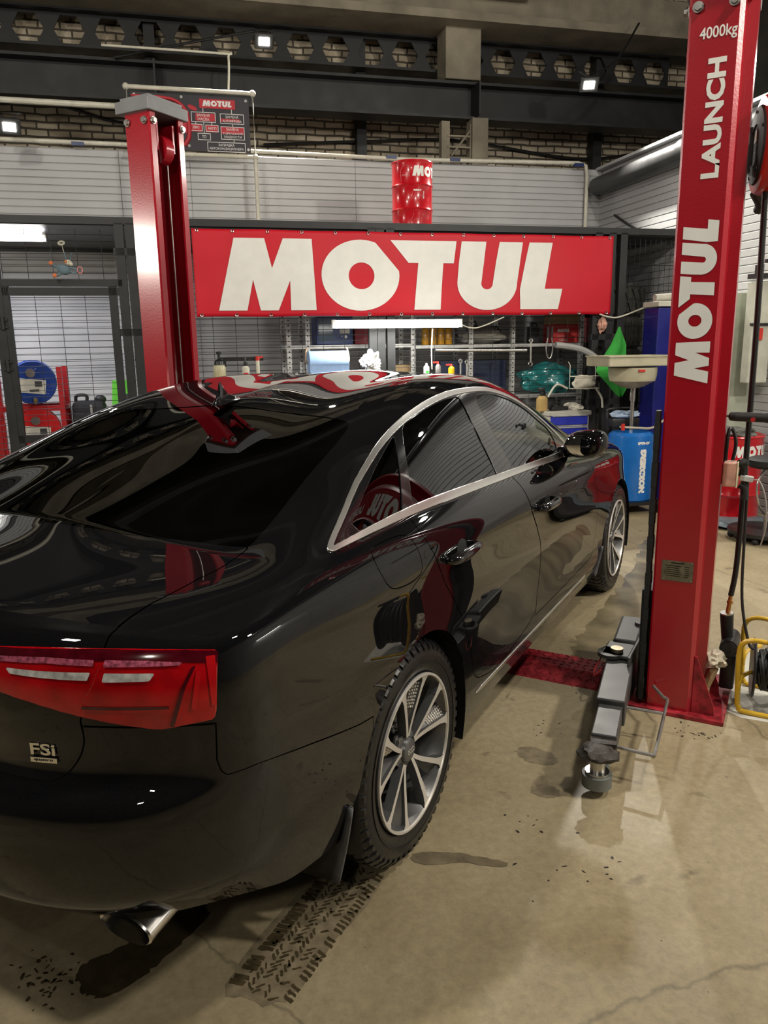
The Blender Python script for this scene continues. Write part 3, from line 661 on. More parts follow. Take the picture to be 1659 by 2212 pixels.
class PM:   # a patch mesh: position, normal, surface coordinates and zone per vertex
    def __init__(s, P, N, T, F): s.P, s.N, s.T, s.F = P, N, T, F
    def split(s, val):
        v = val; ins, out = [], []; P, N, T = list(s.P), list(s.N), list(s.T); cache = {}; pos = v > 0
        def cut(a, b):
            k = (a, b) if a < b else (b, a)
            if k not in cache:
                w = v[k[0]]/(v[k[0]]-v[k[1]]); P.append(s.P[k[0]]*(1-w)+s.P[k[1]]*w); n = s.N[k[0]]*(1-w)+s.N[k[1]]*w
                N.append(n/np.linalg.norm(n)); T.append(s.T[k[0]]*(1-w)+s.T[k[1]]*w); cache[k] = len(P)-1
            return cache[k]
        for f in s.F:
            c = sum(pos[i] for i in f)
            if c == len(f): ins.append(f)
            elif c == 0: out.append(f)
            else:
                a, b = [], []
                for i, j in zip(f, f[1:]+f[:1]):
                    (a if pos[i] else b).append(i)
                    if pos[i] != pos[j]: k = cut(i, j); a.append(k); b.append(k)
                if len(a) > 2: ins.append(tuple(a))
                if len(b) > 2: out.append(tuple(b))
        P, N, T = np.array(P), np.array(N), np.array(T)
        def sub(F):
            u = sorted({i for f in F for i in f}); m_ = {k: i for i, k in enumerate(u)}
            return PM(P[u], N[u], T[u], [tuple(m_[i] for i in f) for f in F])
        return sub(ins), sub(out)
    def refine(s, v, r):
        # split the faces near the zero line of v into quads (straight midpoints, no cracks)
        P, N, T = list(s.P), list(s.N), list(s.T); near = np.abs(v) < r; cache = {}; F = []
        def add(ids):
            P.append(sum(s.P[i] for i in ids)/len(ids)); n = sum(s.N[i] for i in ids); N.append(n/np.linalg.norm(n)); T.append(sum(s.T[i] for i in ids)/len(ids)); return len(P)-1
        for f in s.F:
            if not any(near[i] for i in f): F.append(f); continue
            m_ = []
            for a, b in zip(f, f[1:]+f[:1]):
                k = (a, b) if a < b else (b, a)
                if k not in cache: cache[k] = add(k)
                m_.append(cache[k])
            c = add(f)
            for i in range(len(f)): F.append((f[i], m_[i], c, m_[i-1]))
        return PM(np.array(P), np.array(N), np.array(T), F)
    def off(s, d): return PM(s.P+s.N*d, s.N, s.T, s.F)
    def mirror(s): return PM(s.P*[-1, 1, 1], s.N*[-1, 1, 1], s.T, [f[::-1] for f in s.F])
    def join(s, o):
        k = len(s.P); return PM(np.concatenate([s.P, o.P]), np.concatenate([s.N, o.N]), np.concatenate([s.T, o.T]), s.F+[tuple(i+k for i in f) for f in o.F])
    def obj(s, name, m, parent, thick=0):
        me = bpy.data.meshes.new(name); me.from_pydata(s.P.tolist(), [], s.F); me.update()
        me.polygons.foreach_set('use_smooth', [True]*len(me.polygons)); me.normals_split_custom_set_from_vertices(s.N.tolist()); me.materials.append(m)
        o = link(bpy.data.objects.new(name, me), parent)
        if thick: md = o.modifiers.new('thickness', 'SOLIDIFY'); md.thickness = thick; md.offset = -1
        return o
tq, sq, SL, tt, uq, ST, tk, sk, uk = surfaces(440, 84, 84)
nt_, i4 = len(tq), len(tq)-len(tt)
NL, NT = normals(SL), normals(ST)
mid = NL[-1, i4:]+NT[0]; mid /= np.linalg.norm(mid, axis=1, keepdims=True); NL[-1, i4:] = mid; NT[0] = mid
NL[:, 0, 0] = 0; NT[-1, :, 0] = 0
idx = np.arange(SL.shape[0]*nt_).reshape(SL.shape[:2]); it = idx.max()+1+np.arange((ST.shape[0]-1)*len(tt)).reshape(-1, len(tt)); it = np.vstack([idx[-1, i4:], it])
tl, sl = np.meshgrid(tq, sq); tu, su = np.meshgrid(tt, uq[1:])
P = np.concatenate([SL.reshape(-1, 3), ST[1:].reshape(-1, 3)]); Nn = np.concatenate([NL.reshape(-1, 3), NT[1:].reshape(-1, 3)])
T = np.concatenate([np.stack([tl.ravel(), sl.ravel(), 0*tl.ravel()], 1), np.stack([tu.ravel(), su.ravel(), 0*tu.ravel()+1], 1)])
def quads(I): return [tuple(q) for q in np.stack([I[:-1, :-1], I[:-1, 1:], I[1:, 1:], I[1:, :-1]], 2).reshape(-1, 4).tolist()]
body = PM(P, Nn, T, quads(idx)+quads(it))
def cutpoly(pm, poly, zone=None, n=2):
    v = sdf(chaikin(poly, n) if n else poly, pm.T[:, 0], pm.T[:, 1])
    if zone == 0: v = np.where((pm.T[:, 2] > .5), -1, v)
    if zone == 1: v = np.where((pm.T[:, 2] < .5) & (pm.T[:, 1] < uq[0]-1e-6), -1, v)
    return v
car = thing('car', (0, 0, 0), 'black four-door saloon car with tinted rear windows, parked between the lift columns', 'car')
gaps = []
def fine(pm, f, r=.022, k=2):
    for _ in range(k): pm = pm.refine(f(pm), r); r *= .6
    return pm
# wheel arches
ARCH_R, FRONT_Y, WZ = .372, 2.912, .345
for yc in (.012, FRONT_Y):
    v = ARCH_R-np.hypot(body.P[:, 1]-yc, body.P[:, 2]-WZ); v = np.where(body.P[:, 0] < .5, -1, v); _, body = body.split(v)
# side windows
v = cutpoly(body, CT['dlo'], n=1); dlo, body = body.split(v); dlo = fine(dlo, lambda q: q.T[:, 0]*0, 1, 2)
v = cutpoly(dlo, CT['dlo'], n=1); inner, rim = dlo.split(v-.021)
glasses = {}
for k in ('qglass', 'rglass', 'fglass'):
    g, inner = inner.split(cutpoly(inner, CT[k], n=1)); glasses[k] = g
# rear window, windscreen
RW = CT['rwin'][3:]; rwp = [(2.11, 1.95), (2.11, 1.66)]+CT['rwin'][1:-1]+[(1.272, 1.66), (1.272, 1.95)]
rwin, body = body.split(cutpoly(body, rwp, 1, 1))
wsp = [(3.36, 1.95), (3.36, 1.5), (3.47, 1.2), (3.55, 1.13), (4.10, 1.115), (4.22, 1.16), (4.30, 1.4), (4.31, 1.95)]
wscr, body = body.split(cutpoly(body, wsp, 1, 1))
# lamps
lamp_poly = CT['lampout']+[(.36, .665), (.33, .685), (.345, .706)]+CT['lamptop'][::-1]
lamps, body = body.split(cutpoly(body, lamp_poly, 0, 1)); lamps = fine(lamps, lambda q: q.T[:, 0]*0, 1, 2)
sp_ = CT['lamp_split']; lsp = [(.2, .8), (.745, .8)]+sp_+[(.676, .58), (.2, .5)]
lamp_in, lamp_out = lamps.split(cutpoly(lamps, lsp, 0, 0)-.003)
# boot lid: deck and fascia
lidR = [(-.5, .9), (.752, .9), (.752, .797)]+CT['lid'][1::-1]+CT['lamp_split'][1:]+CT['lidlow'][1:]+[(.3, .468), (-.5, .468)]
lidT = [(.9, .988), (.995, .988)]+CT['lid'][3:]+[(1.385, 1.108), (1.345, 1.272), (1.30, 1.417), (1.285, 1.65), (1.285, 2.0), (.9, 2.0)]
lidv = lambda q: np.maximum(cutpoly(q, lidR, 0, 1), cutpoly(q, lidT, 1, 0))
body = fine(body, lidv); v = lidv(body)
lid, body = body.split(v)
v = np.maximum(cutpoly(lid, lidR, 0, 1), cutpoly(lid, lidT, 1, 0)); lid, g = lid.split(v-.004); gaps.append(g)
# bumper: everything below the seam behind the rear wheel
bpoly = [(-.5, .60), (.6, .60), (.90, .575)]+CT['bump']+[(1.5, .37), (1.5, -.5), (-.5, -.5)]
body = fine(body, lambda q: cutpoly(q, bpoly, 0, 0)); bump, body = body.split(cutpoly(body, bpoly, 0, 0)); bump, g = bump.split(cutpoly(bump, bpoly, 0, 0)-.0035); gaps.append(g)
# doors and filler flap
doors = {}
for k, poly in (('rear', CT['rdoor']+[(2.79, .815), (1.885, .83)]), ('front', [CT['rdoor'][-1]]+CT['rdoor'][-2:-7:-1]+CT['fdoor']+[(3.80, .81), (2.79, .815)])):
    body = fine(body, lambda q: cutpoly(q, poly, None, 1)); d, body = body.split(cutpoly(body, poly, None, 1)); d, g = d.split(cutpoly(d, poly, None, 1)-.0035); doors[k] = d; gaps.append(g)
body = fine(body, lambda q: cutpoly(q, CT['fuel'], None, 1)); flap, body = body.split(cutpoly(body, CT['fuel'], None, 1)); flap, g = flap.split(cutpoly(flap, CT['fuel'], None, 1)-.003); gaps.append(g)
# bright strip along the sill
spoly = [(2.30, .105), (2.36, .098), (3.0, .094), (3.6, .090), (3.95, .092), (3.95, .108), (3.6, .106), (3.0, .110), (2.36, .114)]
body = fine(body, lambda q: cutpoly(q, spoly, None, 0)); sill, body = body.split(cutpoly(body, spoly, None, 0))
both = lambda pm: pm.join(pm.mirror())
both(body).obj('body_shell', paint, car)
both(lid).obj('boot_lid', paint, car)
both(bump).obj('rear_bumper', paint, car)
g = gaps[0]
for q in gaps[1:]: g = g.join(q)
both(g.off(-.006)).obj('shut_line', gap_black, car)
both(rwin.off(-.002)).obj('rear_window', rear_glass, car)
both(wscr).obj('windscreen', side_glass, car)
for side in (0, 1):
    mm = (lambda pm: pm.mirror()) if side else (lambda pm: pm)
    mm(rim.off(.004)).obj('window_trim', chrome, car, .006)
    mm(inner.off(.0005)).obj('window_frame', gloss_black, car, .004)
    mm(glasses['qglass'].off(-.003)).obj('quarter_window', tint_glass, car)
    mm(sill.off(.004)).obj('sill_trim', chrome, car, .006)
    mm(flap).obj('filler_flap', paint, car)
    dr = {}
    for k in ('rear', 'front'):
        dr[k] = mm(doors[k]).obj('door', paint, car)
        mm(glasses['rglass' if k == 'rear' else 'fglass'].off(-.003)).obj('door_window', tint_glass if k == 'rear' else side_glass, dr[k])
    sx = -1 if side else 1
    for k, y, z in (('rear', .318, .902), ('front', 1.285, .878)):
        mb = MB()
        pts = [(sx*.945, y-.115, z-.004), (sx*.972, y-.09, z), (sx*.979, y, z+.003), (sx*.974, y+.08, z+.002), (sx*.945, y+.115, z)]
        mb.tube(spline(pts, 5), [.010+.009*math.sin(PI*min(1, max(0, i/20))) for i in range(21)], 12)
        mb.obj('door_handle', gloss_black, dr[k])
        mb = MB(); mb.ball((sx*.942, y+.005, z), 1, (.006, .062, .042), 20, 10); mb.obj('handle_recess', gap_black, dr[k])
    for nm, lp in (('tail_lamp', lamp_out), ('tail_lamp', lamp_in)):
        lo = mm(lp.off(.002)).obj(nm, tail_red, car, .01); lo['label'] = 'red tail lamp on the wing' if lp is lamp_out else 'red tail lamp on the boot lid'
        base = lp.off(.0034)
        def inlay(pn, poly, m, d=.0):
            a, _ = base.split(cutpoly(base, poly, None, 0))
            if a.F: mm(a.off(d)).obj(pn, m, lo)
        if lp is lamp_out:
            inlay('upper_band', CT['dark1'], tail_dark); inlay('reversing_light', CT['revout'], tail_clear, .001); inlay('led_row', CT['ledout'], tail_led, .001)
            inlay('reflector', [(.945, .700), (.966, .698), (.955, .60), (.944, .60)], tail_hot, .0005); inlay('reflector', [(.921, .668), (.932, .667), (.912, .600), (.902, .600)], tail_hot, .0005)
            inlay('lamp_divider', [(.858, .578), (.866, .576), (.893, .635), (.922, .68), (.915, .68), (.885, .637)], tail_dark, .0005)
            inlay('lamp_divider', [(.69, .625), (.86, .612), (.86, .607), (.69, .620)], tail_dark, .0005)
        else:
            inlay('upper_band', CT['dark1'], tail_dark); inlay('reversing_light', CT['revin'], tail_clear, .001); inlay('led_row', CT['ledin'], tail_led, .001)

# boot lip highlight edge, badge, exhaust, aerial, mirrors
badge_o = Vector((.582, -1.0052, .770)); bx = Vector((.059, .0130, .004)).normalized(); bz = Vector((0, -.01, .999)).normalized()
text('badge', 'FSi', badge_o+Vector((.002, -.0018, .006)), bx, bz, chrome, car, width=.060, height=.026, bold=.02, extrude=.0012)['label'] = 'chrome engine badge on the boot lid'
mb = MB(); bq = Matrix((bx, bx.cross(bz)*-1, bz)).transposed(); mb.box(badge_o+Vector((.001, -.0005, -.0185)), (.064, .004, .011), bq); bb = mb.obj('badge', chrome, car, False)
text('lettering', 'quattro', badge_o+Vector((.001, -.0030, -.0185)), bx, bz, gap_black, bb, width=.046, height=.0065, extrude=.0004)
tip_m = mat('polished_exhaust', (.62, .60, .57), .22, 1, var=.15, scale=20)
for sx in (1, -1):
    mb = MB(); c = Vector((sx*.715, -.955, .375)); ax = Vector((sx*.05, -1, -.06)).normalized()
    rs = []
    for r, y in ((.038, .18), (.046, .12), (.049, .02), (.051, -.004), (.048, -.008), (.045, .0), (.042, .10)):
        q = c-ax*y; e1 = Vector((1, 0, 0)); e2 = ax.cross(e1).normalized()
        rs.append([mb.bm.verts.new(q+e1*(r*1.5)*math.cos(2*PI*i/32)+e2*(r*.72)*math.sin(2*PI*i/32)) for i in range(32)])
    for a, b in zip(rs, rs[1:]): mb.bridge(a, b)
    mb.obj('exhaust_tip', tip_m, car)
    mb = MB(); q = c-ax*.10; a = [mb.bm.verts.new(q+Vector((1, 0, 0))*.06*math.cos(2*PI*i/32)+e2*.032*math.sin(2*PI*i/32)) for i in range(32)]; mb.face(a); mb.obj('exhaust_bore', gap_black, car)
mb = MB(); prof = [(0, 0), (.14, 0), (.128, .014), (.10, .022), (.075, .034), (.055, .062), (.043, .078), (.033, .076), (.030, .05), (.022, .025), (.008, .012)]
for sx in (1,):
    a = []
    for k, (w, sc) in enumerate(((-1, .35), (-.6, .85), (0, 1), (.6, .85), (1, .35))):
        a.append([mb.bm.verts.new((w*.019*(1.15-.9*min(1, z/.085)), .255+(y-.07)*(.75+.25*sc)+.07, 1.355+z*sc+(y*.12))) for y, z in prof])
    for p, q in zip(a, a[1:]): mb.bridge(p, q)
    mb.face(a[0][::-1]); mb.face(a[-1])
mb.obj('roof_aerial', gloss_black, car)
for sx in (1, -1):
    mb = MB()
    def shell(u, v_):
        th = 2*PI*u; ph = PI*(v_-.5)
        ex = math.copysign(abs(math.cos(th))**.7, math.cos(th))*math.cos(ph)**.6; ez = math.copysign(abs(math.sin(th))**.75, math.sin(th))*math.cos(ph)**.6
        return Vector((sx*(.985+.105*ex+.012*math.sin(ph)), 1.80+.085*math.sin(ph)-.035*ex, 1.078+.068*ez+.012*ex))
    mb.grid(shell, 28, 14); bmesh.ops.remove_doubles(mb.bm, verts=mb.bm.verts, dist=.0008); mm_ = mb.obj('door_mirror', paint, car)
    mb = MB(); mb.tube(spline([(sx*.86, 1.86, 1.02), (sx*.90, 1.83, 1.025), (sx*.95, 1.81, 1.05)], 5), .022, 10); mb.box((sx*.865, 1.84, 1.03), (.03, .12, .06), bevel=.006); mb.obj('mirror_arm', gloss_black, mm_)
    mb = MB(); mb.ball((sx*.978, 1.722, 1.078), 1, (.08, .006, .05), 20, 8, Matrix.Rotation(sx*.35, 3, 'Z')); mb.obj('mirror_glass', mat('mirror_glass', (.8, .8, .8), .02, 1, var=0), mm_)

# cabin, floor pan, wheel wells
trim_dark = mat('dark_cabin_fabric', (.02, .02, .022), .8, var=.2, scale=30)
mb = MB(); mb.box((0, 1.4, .30), (1.30, 3.4, .10)); mb.box((0, 1.46, .28), (1.7, 2.1, .10)); mb.box((0, -.55, .56), (1.2, .5, .2)); mb.box((0, 3.2, .5), (1.0, .7, .5)); mb.obj('floor_pan', gap_black, car, False)
mb = MB()
def seat(mb, x, y, w):
    mb.box((x, y, .62), (w, .5, .16), bevel=.04); mb.box((x, y-.30, .92), (w, .14, .60), Matrix.Rotation(-.3, 3, 'X'), .05); mb.box((x, y-.40, 1.235), (.26, .09, .17), Matrix.Rotation(-.2, 3, 'X'), .035)
    mb.tube([(x-.06, y-.38, 1.1), (x-.06, y-.39, 1.22)], .008); mb.tube([(x+.06, y-.38, 1.1), (x+.06, y-.39, 1.22)], .008)
for x in (-.36, .36): seat(mb, x, 1.25, .5)
mb.box((0, .42, .60), (1.3, .5, .16), bevel=.04); mb.box((0, .12, .86), (1.3, .14, .55), Matrix.Rotation(-.35, 3, 'X'), .05)
for x in (-.38, .38): mb.box((x, .0, 1.14), (.26, .08, .14), Matrix.Rotation(-.2, 3, 'X'), .03)
mb.box((0, -.18, 1.0), (1.2, .5, .03)); mb.box((0, 2.1, .88), (1.45, .5, .2), Matrix.Rotation(.15, 3, 'X'), .05)
mb.obj('cabin', trim_dark, car)
mb = MB(); c_ = Vector((-.37, 1.78, .93)); R_ = Matrix.Rotation(-1.15, 3, 'X')
mb.tube([c_+R_ @ Vector((.185*math.cos(2*PI*i/32), .185*math.sin(2*PI*i/32), 0)) for i in range(32)], .015, 8, True); mb.box(c_, (.16, .12, .05), R_, .02); mb.obj('steering_wheel', black_plastic, car)
for yc in (.012, FRONT_Y):
    for sx in (1, -1):
        mb = MB(); a = [[mb.bm.verts.new((sx*x, yc+r*math.cos(PI*(-.12+1.24*i/24)), WZ+r*math.sin(PI*(-.12+1.24*i/24)))) for i in range(25)] for x, r in ((.938, .374), (.90, .385), (.62, .40), (.55, .2))]
        for p, q in zip(a, a[1:]):
            for i in range(24): mb.face([p[i], p[i+1], q[i+1], q[i]])
        mb.obj('wheel_well', black_plastic, car)
flap_m = mat('grey_mud_flap', (.075, .075, .08), .5, var=.25, scale=25)
for sx in (1, -1):
    for yc, w in ((-.385, 1), (FRONT_Y-.40, .7)):
        zb = .15 if w == 1 else .18
        def fl(u, v_): return Vector((sx*(.912+.03*v_-.26*u*w), yc-.03*(1-v_)**2-.014*math.cos(u*PI), zb+.05*(1-v_)*(.6-u)+v_*(.39-zb)))
        mb = MB(); mb.grid(fl, 8, 8); o = mb.obj('mud_flap', black_plastic, car); md = o.modifiers.new('thickness', 'SOLIDIFY'); md.thickness = .006
        mb = MB(); mb.grid(lambda u, v_: fl(0, v_)+Vector((sx*(.004-.024*u*(1-.35*v_)), -.009, 0)), 2, 8); l_ = mb.obj('flange', flap_m, o); md = l_.modifiers.new('thickness', 'SOLIDIFY'); md.thickness = .008

# ------------------------------------------------------------------ wheels
tyre_m = mat('tyre_rubber', (.0075, .0075, .0078), .34, var=.25, scale=30, bump=.15, bscale=50)
rim_dark = mat('gunmetal_wheel', (.13, .13, .13), .35, .6, var=.15)
rim_face = mat('machined_wheel_face', (.74, .71, .66), .35, .6, var=.06)
def wheel(x, y, sx, rot):
    root = bpy.data.objects.new('wheel', None); link(root, car); root.location = (x, y, .343); root.rotation_euler = (0, 0, 0 if sx > 0 else PI)
    root.rotation_euler.y = 0
    # local x points outward
    A = (1, 0, 0); o = (0, 0, 0)
    mb = MB()
    prof = [(.236, -.235), (.25, -.25), (.31, -.262), (.335, -.25), (.3425, -.215), (.343, -.135), (.3425, -.055), (.335, -.02), (.31, -.004), (.275, 0), (.252, -.008), (.244, -.014), (.240, -.02)]
    mb.lathe(prof, o, A, 72, False)
    # tread blocks with grooves between them
    for k in range(54):
        a = 2*PI*k/54; da = 2*PI/54*.36
        for x0, x1, sk_ in ((-.062, -.022, .02), (-.115, -.068, -.03), (-.160, -.120, .03), (-.208, -.166, -.02), (-.248, -.212, .02)):
            v = []
            for (xx, aa) in ((x0, a-da+sk_), (x1, a-da), (x1, a+da), (x0, a+da+sk_)):
                r0 = .338 if x1 < -.03 and x0 > -.24 else .334
                rr = .3475 - (.011 if (xx > -.03 or xx < -.24) else 0)
                v.append((mb.bm.verts.new((xx, r0*math.cos(aa), r0*math.sin(aa))), mb.bm.verts.new((xx, rr*math.cos(aa), rr*math.sin(aa)))))
            mb.face([q[1] for q in v])
            for i in range(4): mb.face([v[i][0], v[(i+1) % 4][0], v[(i+1) % 4][1], v[i][1]])
    for k in range(54):    # shoulder lugs
        a = 2*PI*(k+.5)/54; da = 2*PI/54*.33; v = []
        for (xx, rr, aa) in ((-.030, .3455, a-da), (-.030, .3455, a+da), (-.004, .322, a+da*.8), (-.004, .322, a-da*.8)):
            v.append((mb.bm.verts.new((xx, (rr-.012)*math.cos(aa), (rr-.012)*math.sin(aa))), mb.bm.verts.new((xx, rr*math.cos(aa), rr*math.sin(aa)))))
        mb.face([q[1] for q in v])
        for i in range(4): mb.face([v[i][0], v[(i+1) % 4][0], v[(i+1) % 4][1], v[i][1]])
    mb.lathe([(.283, -.001), (.283, .0015), (.280, .0015), (.280, -.001)], o, A, 72, False); mb.obj('tyre', tyre_m, root)
    mb = MB(); mb.lathe([(.243, -.012), (.243, -.004), (.236, -.003), (.228, -.016), (.215, -.06), (.205, -.20), (.236, -.24)], o, A, 72, False); mb.obj('rim_barrel', rim_dark, root)
    mb = MB(); mb.lathe([(.2435, -.006), (.2428, .0005), (.2355, .0005), (.2335, -.006)], o, A, 72, False); mb.obj('rim_lip', rim_face, root)
    mb = MB(); mb.cyl((-.12, 0, 0), (-.075, 0, 0), .085, .075, 40); mb.cyl((-.16, 0, 0), (-.12, 0, 0), .15, n=40); mb.obj('brake_disc', dull_steel, root)
    def at(r, a): return (r*math.cos(a), r*math.sin(a))
    def spoke_prism(mb, poly, z0, z1):
        # poly in wheel plane (y, z); top face bright, sides dark; dished towards the hub
        def X(p, top): r = math.hypot(*p); return (-.030+.028*min(1, max(0, (r-.05)/.19))) if top else (-.030+.028*min(1, max(0, (r-.05)/.19)))-z1
        a = [mb.bm.verts.new((X(p, 1), p[0], p[1])) for p in poly]; b = [mb.bm.verts.new((X(p, 0), p[0], p[1])) for p in poly]
        n_ = len(poly)//2; mb.mi = 0
        for i in range(n_-1): mb.face([a[i], a[i+1], a[2*n_-2-i], a[2*n_-1-i]])
        mb.mi = 1; mb.bridge(a, b)
        for i in range(n_-1): mb.face([b[i], b[i+1], b[2*n_-2-i], b[2*n_-1-i]])
    for k in range(5):
        a0 = rot+2*PI*k/5
        def arm(mb, d0, d1, w0, w1, bow, dep):
            L_, R_2 = [], []
            for i in range(9):
                t = i/8; r = .045+t*.195; an = a0+d0+(d1-d0)*t+bow*math.sin(PI*t); w = w0+(w1-w0)*t
                c = Vector(at(r, an)); e = Vector((-math.sin(an), math.cos(an)))
                L_.append(tuple(c+e*w)); R_2.append(tuple(c-e*w))
            spoke_prism(mb, L_+R_2[::-1], 0, dep)
        # broad dark blade under a thin bright edge
        mb = MB(); arm(mb, .10, .30, .0065, .0095, .05, .03); arm(mb, -.10, -.30, .0065, .0095, -.05, .03)
        # claw feet at the rim
        for s_ in (1, -1):
            f0 = a0+s_*.30; pol = [at(.190, f0-s_*.02), at(.218, f0-s_*.03), at(.2385, f0-s_*.10), at(.2395, f0+s_*.13), at(.222, f0+s_*.07), at(.195, f0+s_*.035)]
            if s_ < 0: pol = pol[::-1]
            spoke_prism(mb, pol, 0, .03)
        sp_o = mb.obj('spoke', [rim_face, rim_dark], root, False)
        mb = MB()
        def blade(u, v_):
            r = .06+.175*v_; an = a0+(.30*(.33+.67*v_))*(2*u-1)*.95; q = at(r, an); dz = -.036+.022*v_-.026*(1-abs(2*u-1))
            return Vector((dz, q[0], q[1]))
        for u0, u1 in ((0, .36), (.64, 1)):
            mb.grid(lambda u, v_: blade(u0+(u1-u0)*u, v_), 4, 8)
        mb.obj('spoke_flank', rim_dark, root)
        mb = MB()
        for i in range(9):
            for j in range(4):
                v_ = .45+.06*i; u_ = .03+.085*j; p = blade(u_, v_); mb.cyl(p+Vector((.0005, 0, 0)), p+Vector((.004, 0, 0)), .0042 if (i+j) % 2 else .0034, n=6)
        mb.obj('perforated_insert', rim_face, root, False)
        mb = MB(); p = at(.056, a0+PI/5); mb.cyl((-.06, *p), (-.040, *p), .0105, n=6); mb.cyl((-.058, *p), (-.050, *p), .016, n=16); mb.obj('wheel_bolt', dull_steel, root)
    mb = MB(); mb.lathe([(.062, -.075), (.060, -.040), (.040, -.036), (.036, -.026), (.030, -.022), (.0, -.021)], o, A, 40); hc = mb.obj('hub_cap', rim_dark, root)
    mb = MB()
    for i in range(4): mb.tube([(-.0205, -.0155+i*.0103+.0068*math.cos(2*PI*j/20), .0068*math.sin(2*PI*j/20)) for j in range(20)], .0011, 6, True)
    mb.obj('emblem', chrome, root)
for y in (0, FRONT_Y):
    for sx in (1, -1): wheel(sx*.936, y, sx, .34 if y == 0 else .1)

# ================================================================== lift arm, floor bridge and what stands by the right column
yellow = mat('yellow_paint', (.55, .34, .02), .35, var=.15)
red_worn = MATS['worn_red_paint']
t = thing('lift_arm', (1.28, 1.37, 0), 'grey lift swing arm with a greasy rubber pad, lying beside the right column', 'lift arm')
A0, A1 = Vector((.0, -.03, .15)), Vector((.082, -.73, .13))
mb = MB(); d = (A1-A0); L_ = d.length; ang = math.atan2(d.y, d.x); Rz = Matrix.Rotation(ang, 3, 'Z')
mb.box(A0+d*.30, (L_*.60, .112, .105), Rz, .006); mb.obj('outer_tube', arm_grey, t, False)
mb = MB(); mb.box(A0+d*.74-Vector((0, 0, .004)), (L_*.42, .092, .085), Rz, .005); mb.obj('inner_tube', arm_grey, t, False)
mb = MB(); mb.box((-.02, .03, .21), (.12, .16, .016), bevel=.006); mb.cyl((-.045, -.02, .202), (-.045, -.02, .218), .055, n=24); mb.box((.05, .09, .13), (.012, .40, .22), bevel=.003); mb.box((-.01, .12, .10), (.10, .10, .18)); mb.obj('pivot_bracket', arm_grey, t, False)
mb = MB(); mb.cyl((-.02, -.005, .216), (-.02, -.005, .235), .027, n=20); mb.obj('pivot_pin', mat('zinc_pin', (.42, .36, .25), .35, .8, var=.2), t)
mb = MB(); mb.box((-.02, .28, .19), (.11, .34, .08), Matrix.Rotation(.08, 3, 'Z'), .012); mb.cyl((.02, .34, .23), (.02, .34, .245), .027, n=20); mb.obj('front_arm_root', arm_grey, t, False)
mb = MB(); mb.cyl((.08, -.79, .03), (.08, -.79, .075), .052, n=28); mb.box((.08, -.755, .053), (.10, .06, .045), Rz); mb.obj('pad_socket', mat('grey_green_paint', (.13, .14, .13), .5, var=.2), t)
mb = MB(); mb.cyl((.08, -.79, .075), (.08, -.79, .085), .042, n=24); mb.cyl((.08, -.79, .08), (.08, -.79, .125), .026, n=20); mb.obj('pad_screw', steel, t)
mb = MB(); mb.blob((.08, -.78, .146), (.072, .062, .024), 3, .22, 2.2); mb.box((.082, -.715, .158), (.09, .05, .01), Matrix.Rotation(.25, 3, 'Z')); mb.obj('rubber_pad', grime, t)
mb = MB()
rod = [(.154, -.08, .12), (.205, -.165, .12), (.225, -.185, .12), (.230, -.25, .12), (.249, -.64, .12), (.243, -.66, .12), (.225, -.665, .12), (.085, -.66, .12)]
mb.tube(spline(rod, 4), .0065, 8); mb.tube([(.09, -.33, .12), (.229, -.32, .12)], .0065, 8); mb.obj('foot_guard', dull_steel, t)
mb = MB(); mb.tube(spline([(-.05, .02, .22), (-.075, -.01, .23), (-.08, -.05, .19)], 6), .003); mb.obj('tether', cable_m, t)
mb = MB(); mb.tube(spline([(-.08, -.05, .19), (-.095, -.09, .15), (-.085, -.13, .14), (-.06, -.11, .17)], 6), .0035); mb.obj('safety_loop', mat('red_plastic_loop', (.35, .02, .02), .4), t)

def checker(o_name, x0, x1, y0, y1, h):
    t = thing(o_name, (0, 0, 0), 'low red checker-plate floor bridge running from the right column under the car', 'floor plate')
    mb = MB(); mb.prism([(y0, 0), (y1, 0), (y1-.06, h), (y0+.09, h)], (x0, 0, 0), (0, 1, 0), (0, 0, 1), x1-x0); mb.obj('plate', red_worn, t, False)
    mb = MB(); k = 0
    sl = math.atan2(h, .09)
    for i in range(int((x1-x0)/.036)):
        for j in range(7):
            x = x0+.02+i*.036; y = y0+.012+j*.036; a = .8 if (i+j) % 2 else -.8
            z, tilt = (h*(y-y0)/.09, sl) if y < y0+.09 else (h, 0)
            if y > y1-.07: continue
            R_ = Matrix.Rotation(tilt, 3, 'X') @ Matrix.Rotation(a, 3, 'Z'); mb.box((x, y, z+.0015), (.024, .005, .003), R_)
    tr = mb.obj('tread_pattern', red_worn, t, False)
checker('floor_bridge', -1.2, 1.28, 1.39, 1.69, .045)

# clutter tucked behind the column foot
wood = mat('old_wood', (.20, .13, .06), .8, var=.4, scale=12)
for (a, b, w, lab) in (((1.60, 1.345, .03), (1.66, 1.42, .20), .028, 'dirty wooden block leaning inside the right column foot'), ((1.625, 1.35, .012), (1.625, 1.37, .12), .045, 'short greasy wooden offcut standing at the right column foot')):
    mb = MB(); v = Vector(b)-Vector(a); mb.box((Vector(a)+Vector(b))/2, (w, w*.8, v.length), v.to_track_quat('Z', 'Y').to_matrix(), .004)
    tag(mb.obj('wood_block', wood, None, False), lab, 'wood block')
mb = MB(); mb.blob((1.655, 1.44, .225), (.045, .05, .035), 5, .5, 2.5)
tag(mb.obj('rag', mat('dirty_white_cloth', (.42, .38, .29), .8, var=.3, scale=30)), 'crumpled dirty pale rag stuffed above the wooden blocks at the column foot', 'rag')
